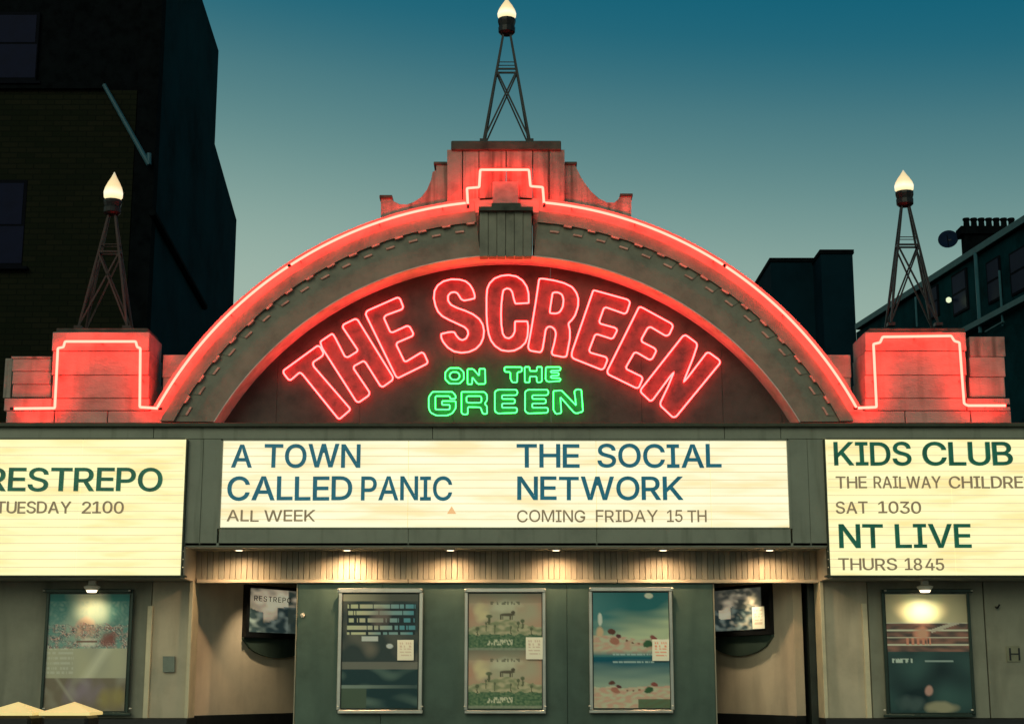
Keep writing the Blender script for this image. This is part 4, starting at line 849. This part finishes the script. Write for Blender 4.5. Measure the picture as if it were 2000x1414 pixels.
MB().box(xf - .27, xf + .01, YB - .02, YB + .2, 0, zfront + .5).build('wall_corner', SLT, LB)
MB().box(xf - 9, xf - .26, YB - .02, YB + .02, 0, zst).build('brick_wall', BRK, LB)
MB().box(xf - 9, X_(205, 178, YB), YB - .09, YB + .02, zst, zst + .09).build('string_course', SLT, LB)
MB().bar(at(203, 166, YB - .12), at(291, 322, YB - .12), .028, 8, .035).build('drain_pipe', mat('pale_blue_pipe', (.022, .09, .12), .6), LB)
MB().bar(at(291, 300, YB - .12), at(291, 322, YB - .12), .03, 8).build('drain_pipe', mat('pale_blue_pipe', (.022, .09, .12), .6), LB)
p, q = atX(285+12, 415, xf + .03), atX(400, 600, xf + .03); MB().bar(p, q, .05, 6).build('flashing', SLT, LB)
def window(r, mid, Y, parent, gm, fm, vert=None):
    x0, y0, x1, y1 = r; fr = 4
    w = MB(); pb(w, x0, y0, x1, y1, Y - .03, Y + .02); o = w.build('window', fm, parent)
    ys = [y0 + fr] + mid + [y1 - fr]
    for a, b in zip(ys, ys[1:]): pbox('pane', (x0 + fr, a + 2, x1 - fr, b - 2), Y - .034, Y - .025, gm, o)
    pbox('sill', (x0 - 4, y1, x1 + 4, y1 + 5), Y - .12, Y, fm, o)
window((-70, 24, 74, 158), [85], YB, LB, NAVY, WFR); window((-95, 352, 48, 520), [440], YB, LB, NAVY, WFR)
# ------------------------------------------------------------------ block behind the arch on the right
DT = mat('dark_teal_render', (.003, .016, .024), .9, var=.2, scale=.6, spec=.03)
MBk = empty('brick_building', at(1600, 1000, 24), 'plain dark flat roofed block behind the right shoulder of the arch', 'building')
def depthbox(px0, px1, pyt, pxb, Y, name):
    x0, x1, z = X_(px0, pyt, Y), X_(px1, pyt, Y), Z_(pyt, Y, (px0+px1)/2); Yb = abs(x0 - CX) / (abs(pxb - 1000) / F) * 1.0 - CD
    MB().box(x0, x1, Y, Y + max(.5, (Yb - Y) * .97), 0, z).build(name, DT, MBk)
    MB().box(x0 - .03, x1 + .03, Y - .04, Y + max(.5, (Yb - Y) * .97), z + .002, z + .10).build('parapet_coping', SLT, MBk)
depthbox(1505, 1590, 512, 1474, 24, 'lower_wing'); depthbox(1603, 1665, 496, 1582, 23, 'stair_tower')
# ------------------------------------------------------------------ terrace at right, running away from the street
TP0 = at(2000, 430, 11.5); TD = Vector((-.133, 1, 0)).normalized(); TN = Vector((-TD.y, TD.x, 0))   # TN faces left / the camera side
def onT(px, py, off=0):
    d = ray(px, py); O = Vector((CX, -CD, CZ)); P0 = TP0 + TN * off; s = (P0 - O).dot(TN) / d.dot(TN); return O + d * s
TB = empty('terrace_building', (TP0.x + 3, TP0.y + 3, 0), 'dark teal terrace with gutter, downpipes and chimney behind the right pier', 'building')
def tbox(s0, s1, o0, o1, z0, z1, name, mt, parent=TB, label=None):
    def q(s, o, z): v = TP0 + TD * s + TN * o; return Vector((v.x, v.y, z))
    return MB().hex([q(s0, o0, z0), q(s1, o0, z0), q(s1, o0, z1), q(s0, o0, z1), q(s0, o1, z0), q(s1, o1, z0), q(s1, o1, z1), q(s0, o1, z1)]).build(name, mt, parent, label=label)
sfar = (onT(1672, 640) - TP0).dot(TD); ze = TP0.z
TW = mat('dark_teal_brick', (.002, .026, .032), .9, var=.3, scale=2, spec=.03); TG = mat('teal_gutter_paint', (.02, .08, .09), .6); TPp = mat('teal_pipe_paint', (.012, .09, .12), .6)
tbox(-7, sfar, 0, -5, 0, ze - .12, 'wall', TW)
tbox(-7, sfar - .2, .10, .02, ze - .10, ze + .02, 'gutter', TG); tbox(-7, sfar - .25, .08, -5, ze - .118, ze - .102, 'eaves_board', SLT)
def q(s, o, z): v = TP0 + TD * s + TN * o; return Vector((v.x, v.y, z))
MB().hex([q(-7, -.05, ze - .09), q(sfar, -.05, ze - .09), q(sfar, -2.4, ze + .55), q(-7, -2.4, ze + .55), q(-7, -5, ze - .09), q(sfar, -5, ze - .09), q(sfar, -2.5, ze + .55), q(-7, -2.5, ze + .55)]).build('roof', SLT, TB)
def ts(px, py): v = onT(px, py); return (v - TP0).dot(TD), v.z
s1, zl = ts(1905, 641); tbox(-7, s1 + 1.2, .16, 0, zl - .05, zl + .05, 'string_ledge', TG)
for (px, a, b) in ((1915, 505, 655), (1797, 590, 640), (1962, 540, 640)):
    u0, v0 = ts(px, a); u1, v1 = ts(px, b); MB().bar(q(u0, .09, v0 + .1), q(u0, .09, v1), .035 if px == 1915 else .02, 8).build('downpipe', TPp, TB)
for (pa, pb_, ya, yb) in ((1862, 1892, 530, 612), (1930, 1957, 505, 590), (1975, 2010, 485, 572), (1815, 1835, 560, 622)):
    a, za = ts(pa, (ya+yb)/2); b2, _ = ts(pb_, (ya+yb)/2); _, zt_ = ts((pa+pb_)/2, ya); _, zb_2 = ts((pa+pb_)/2, yb)
    w = tbox(b2, a, .03, 0, zb_2, zt_, 'window', WFR); e = (a - b2) * .08; h = zt_ - zb_2
    for k in (0, 1): tbox(b2 + e, a - e, .036, .028, zb_2 + h * (.05 + .48 * k), zb_2 + h * (.47 + .48 * k), 'pane', NAVY, w)
# diagonal pale rail
MB().bar(onT(1925, 648, .12), onT(1960, 628, .12), .02, 6).build('stair_rail', TG, TB)
# chimney with pots, standing on the ridge
CH = MB(); yc_ = 14.5
cx0, cx1 = X_(1887, 500, yc_), X_(1992, 500, yc_); cz0, cz1 = Z_(560, yc_), Z_(446, yc_)
ch = MB().box(cx0, cx1, yc_, yc_ + .25, cz0 - 1.6, cz1).build('chimney_stack', SLT, TB); MB().box(cx0 - .08, cx1 + .05, yc_ - .06, yc_ + .3, cz1 - .12, cz1 + .03).build('corbel', SLT, ch)
for i in range(7):
    x = cx0 + .08 + (cx1 - cx0 - .16) * i / 6; MB().lathe([(.065, 0), (.055, .14), (.075, .17), (.065, .2)], x, yc_ + .12, cz1 + .03, 8).build('chimney_pot', SLT, ch)
# satellite dish
p = at(1852, 468, yc_ + .3); D = empty('satellite_dish', p + Vector((.4, .1, 0)), 'round dark satellite dish beside the chimney pots', 'satellite dish')
nrm = Vector((-.35, -.9, .22)).normalized(); rot = nrm.to_track_quat('Z', 'Y').to_matrix().to_4x4()
m = MB().lathe([(.01, -.05), (.08, -.045), (.15, -.02), (.185, .01), (.19, .02), (.15, -.005), (.08, -.03), (.01, -.04)], 0, 0, 0, 20, True)
bmesh.ops.transform(m.b, matrix=Matrix.Translation(p) @ rot, verts=m.b.verts); m.build('dish', mat('dark_blue_dish', (.003, .012, .035), .7, spec=.1), D)
MB().bar(p - nrm * .04, Vector((cx0 + .02, yc_ + .3, p.z + .02)), .018, 6).build('bracket', BLACKM, D); MB().bar(p - Vector((0, 0, .15)), p + nrm * .2, .008, 6).build('feed_arm', BLACKM, D)
# wall lamps on the terrace
def wlamp(px, py, lab, r):
    v = onT(px, py, .18); T = empty('wall_lamp', onT(px, py, .01), lab, 'wall lamp')
    MB().bar(onT(px, py, .0), v, .02, 6).build('bracket', BLACKM, T)
    MB().lathe([(r * .4, -r), (r, -r * .5), (r, r * .5), (r * .4, r)], v.x, v.y, v.z, 12, True).build('lamp_globe', emis('pale_lamp_glow', (.75, .85, .55), 1.1), T)
    l = bpy.data.lights.new('lamp_light', 'POINT'); l.energy = 1.2; l.color = (.8, 1, .55); l.shadow_soft_size = r; o = bpy.data.objects.new('lamp_light', l); COL.objects.link(o); o.parent = T; o.location = v + TN * .15 - T.location
wlamp(1853, 586, 'small bright lamp on the terrace wall behind the right tower', .05)
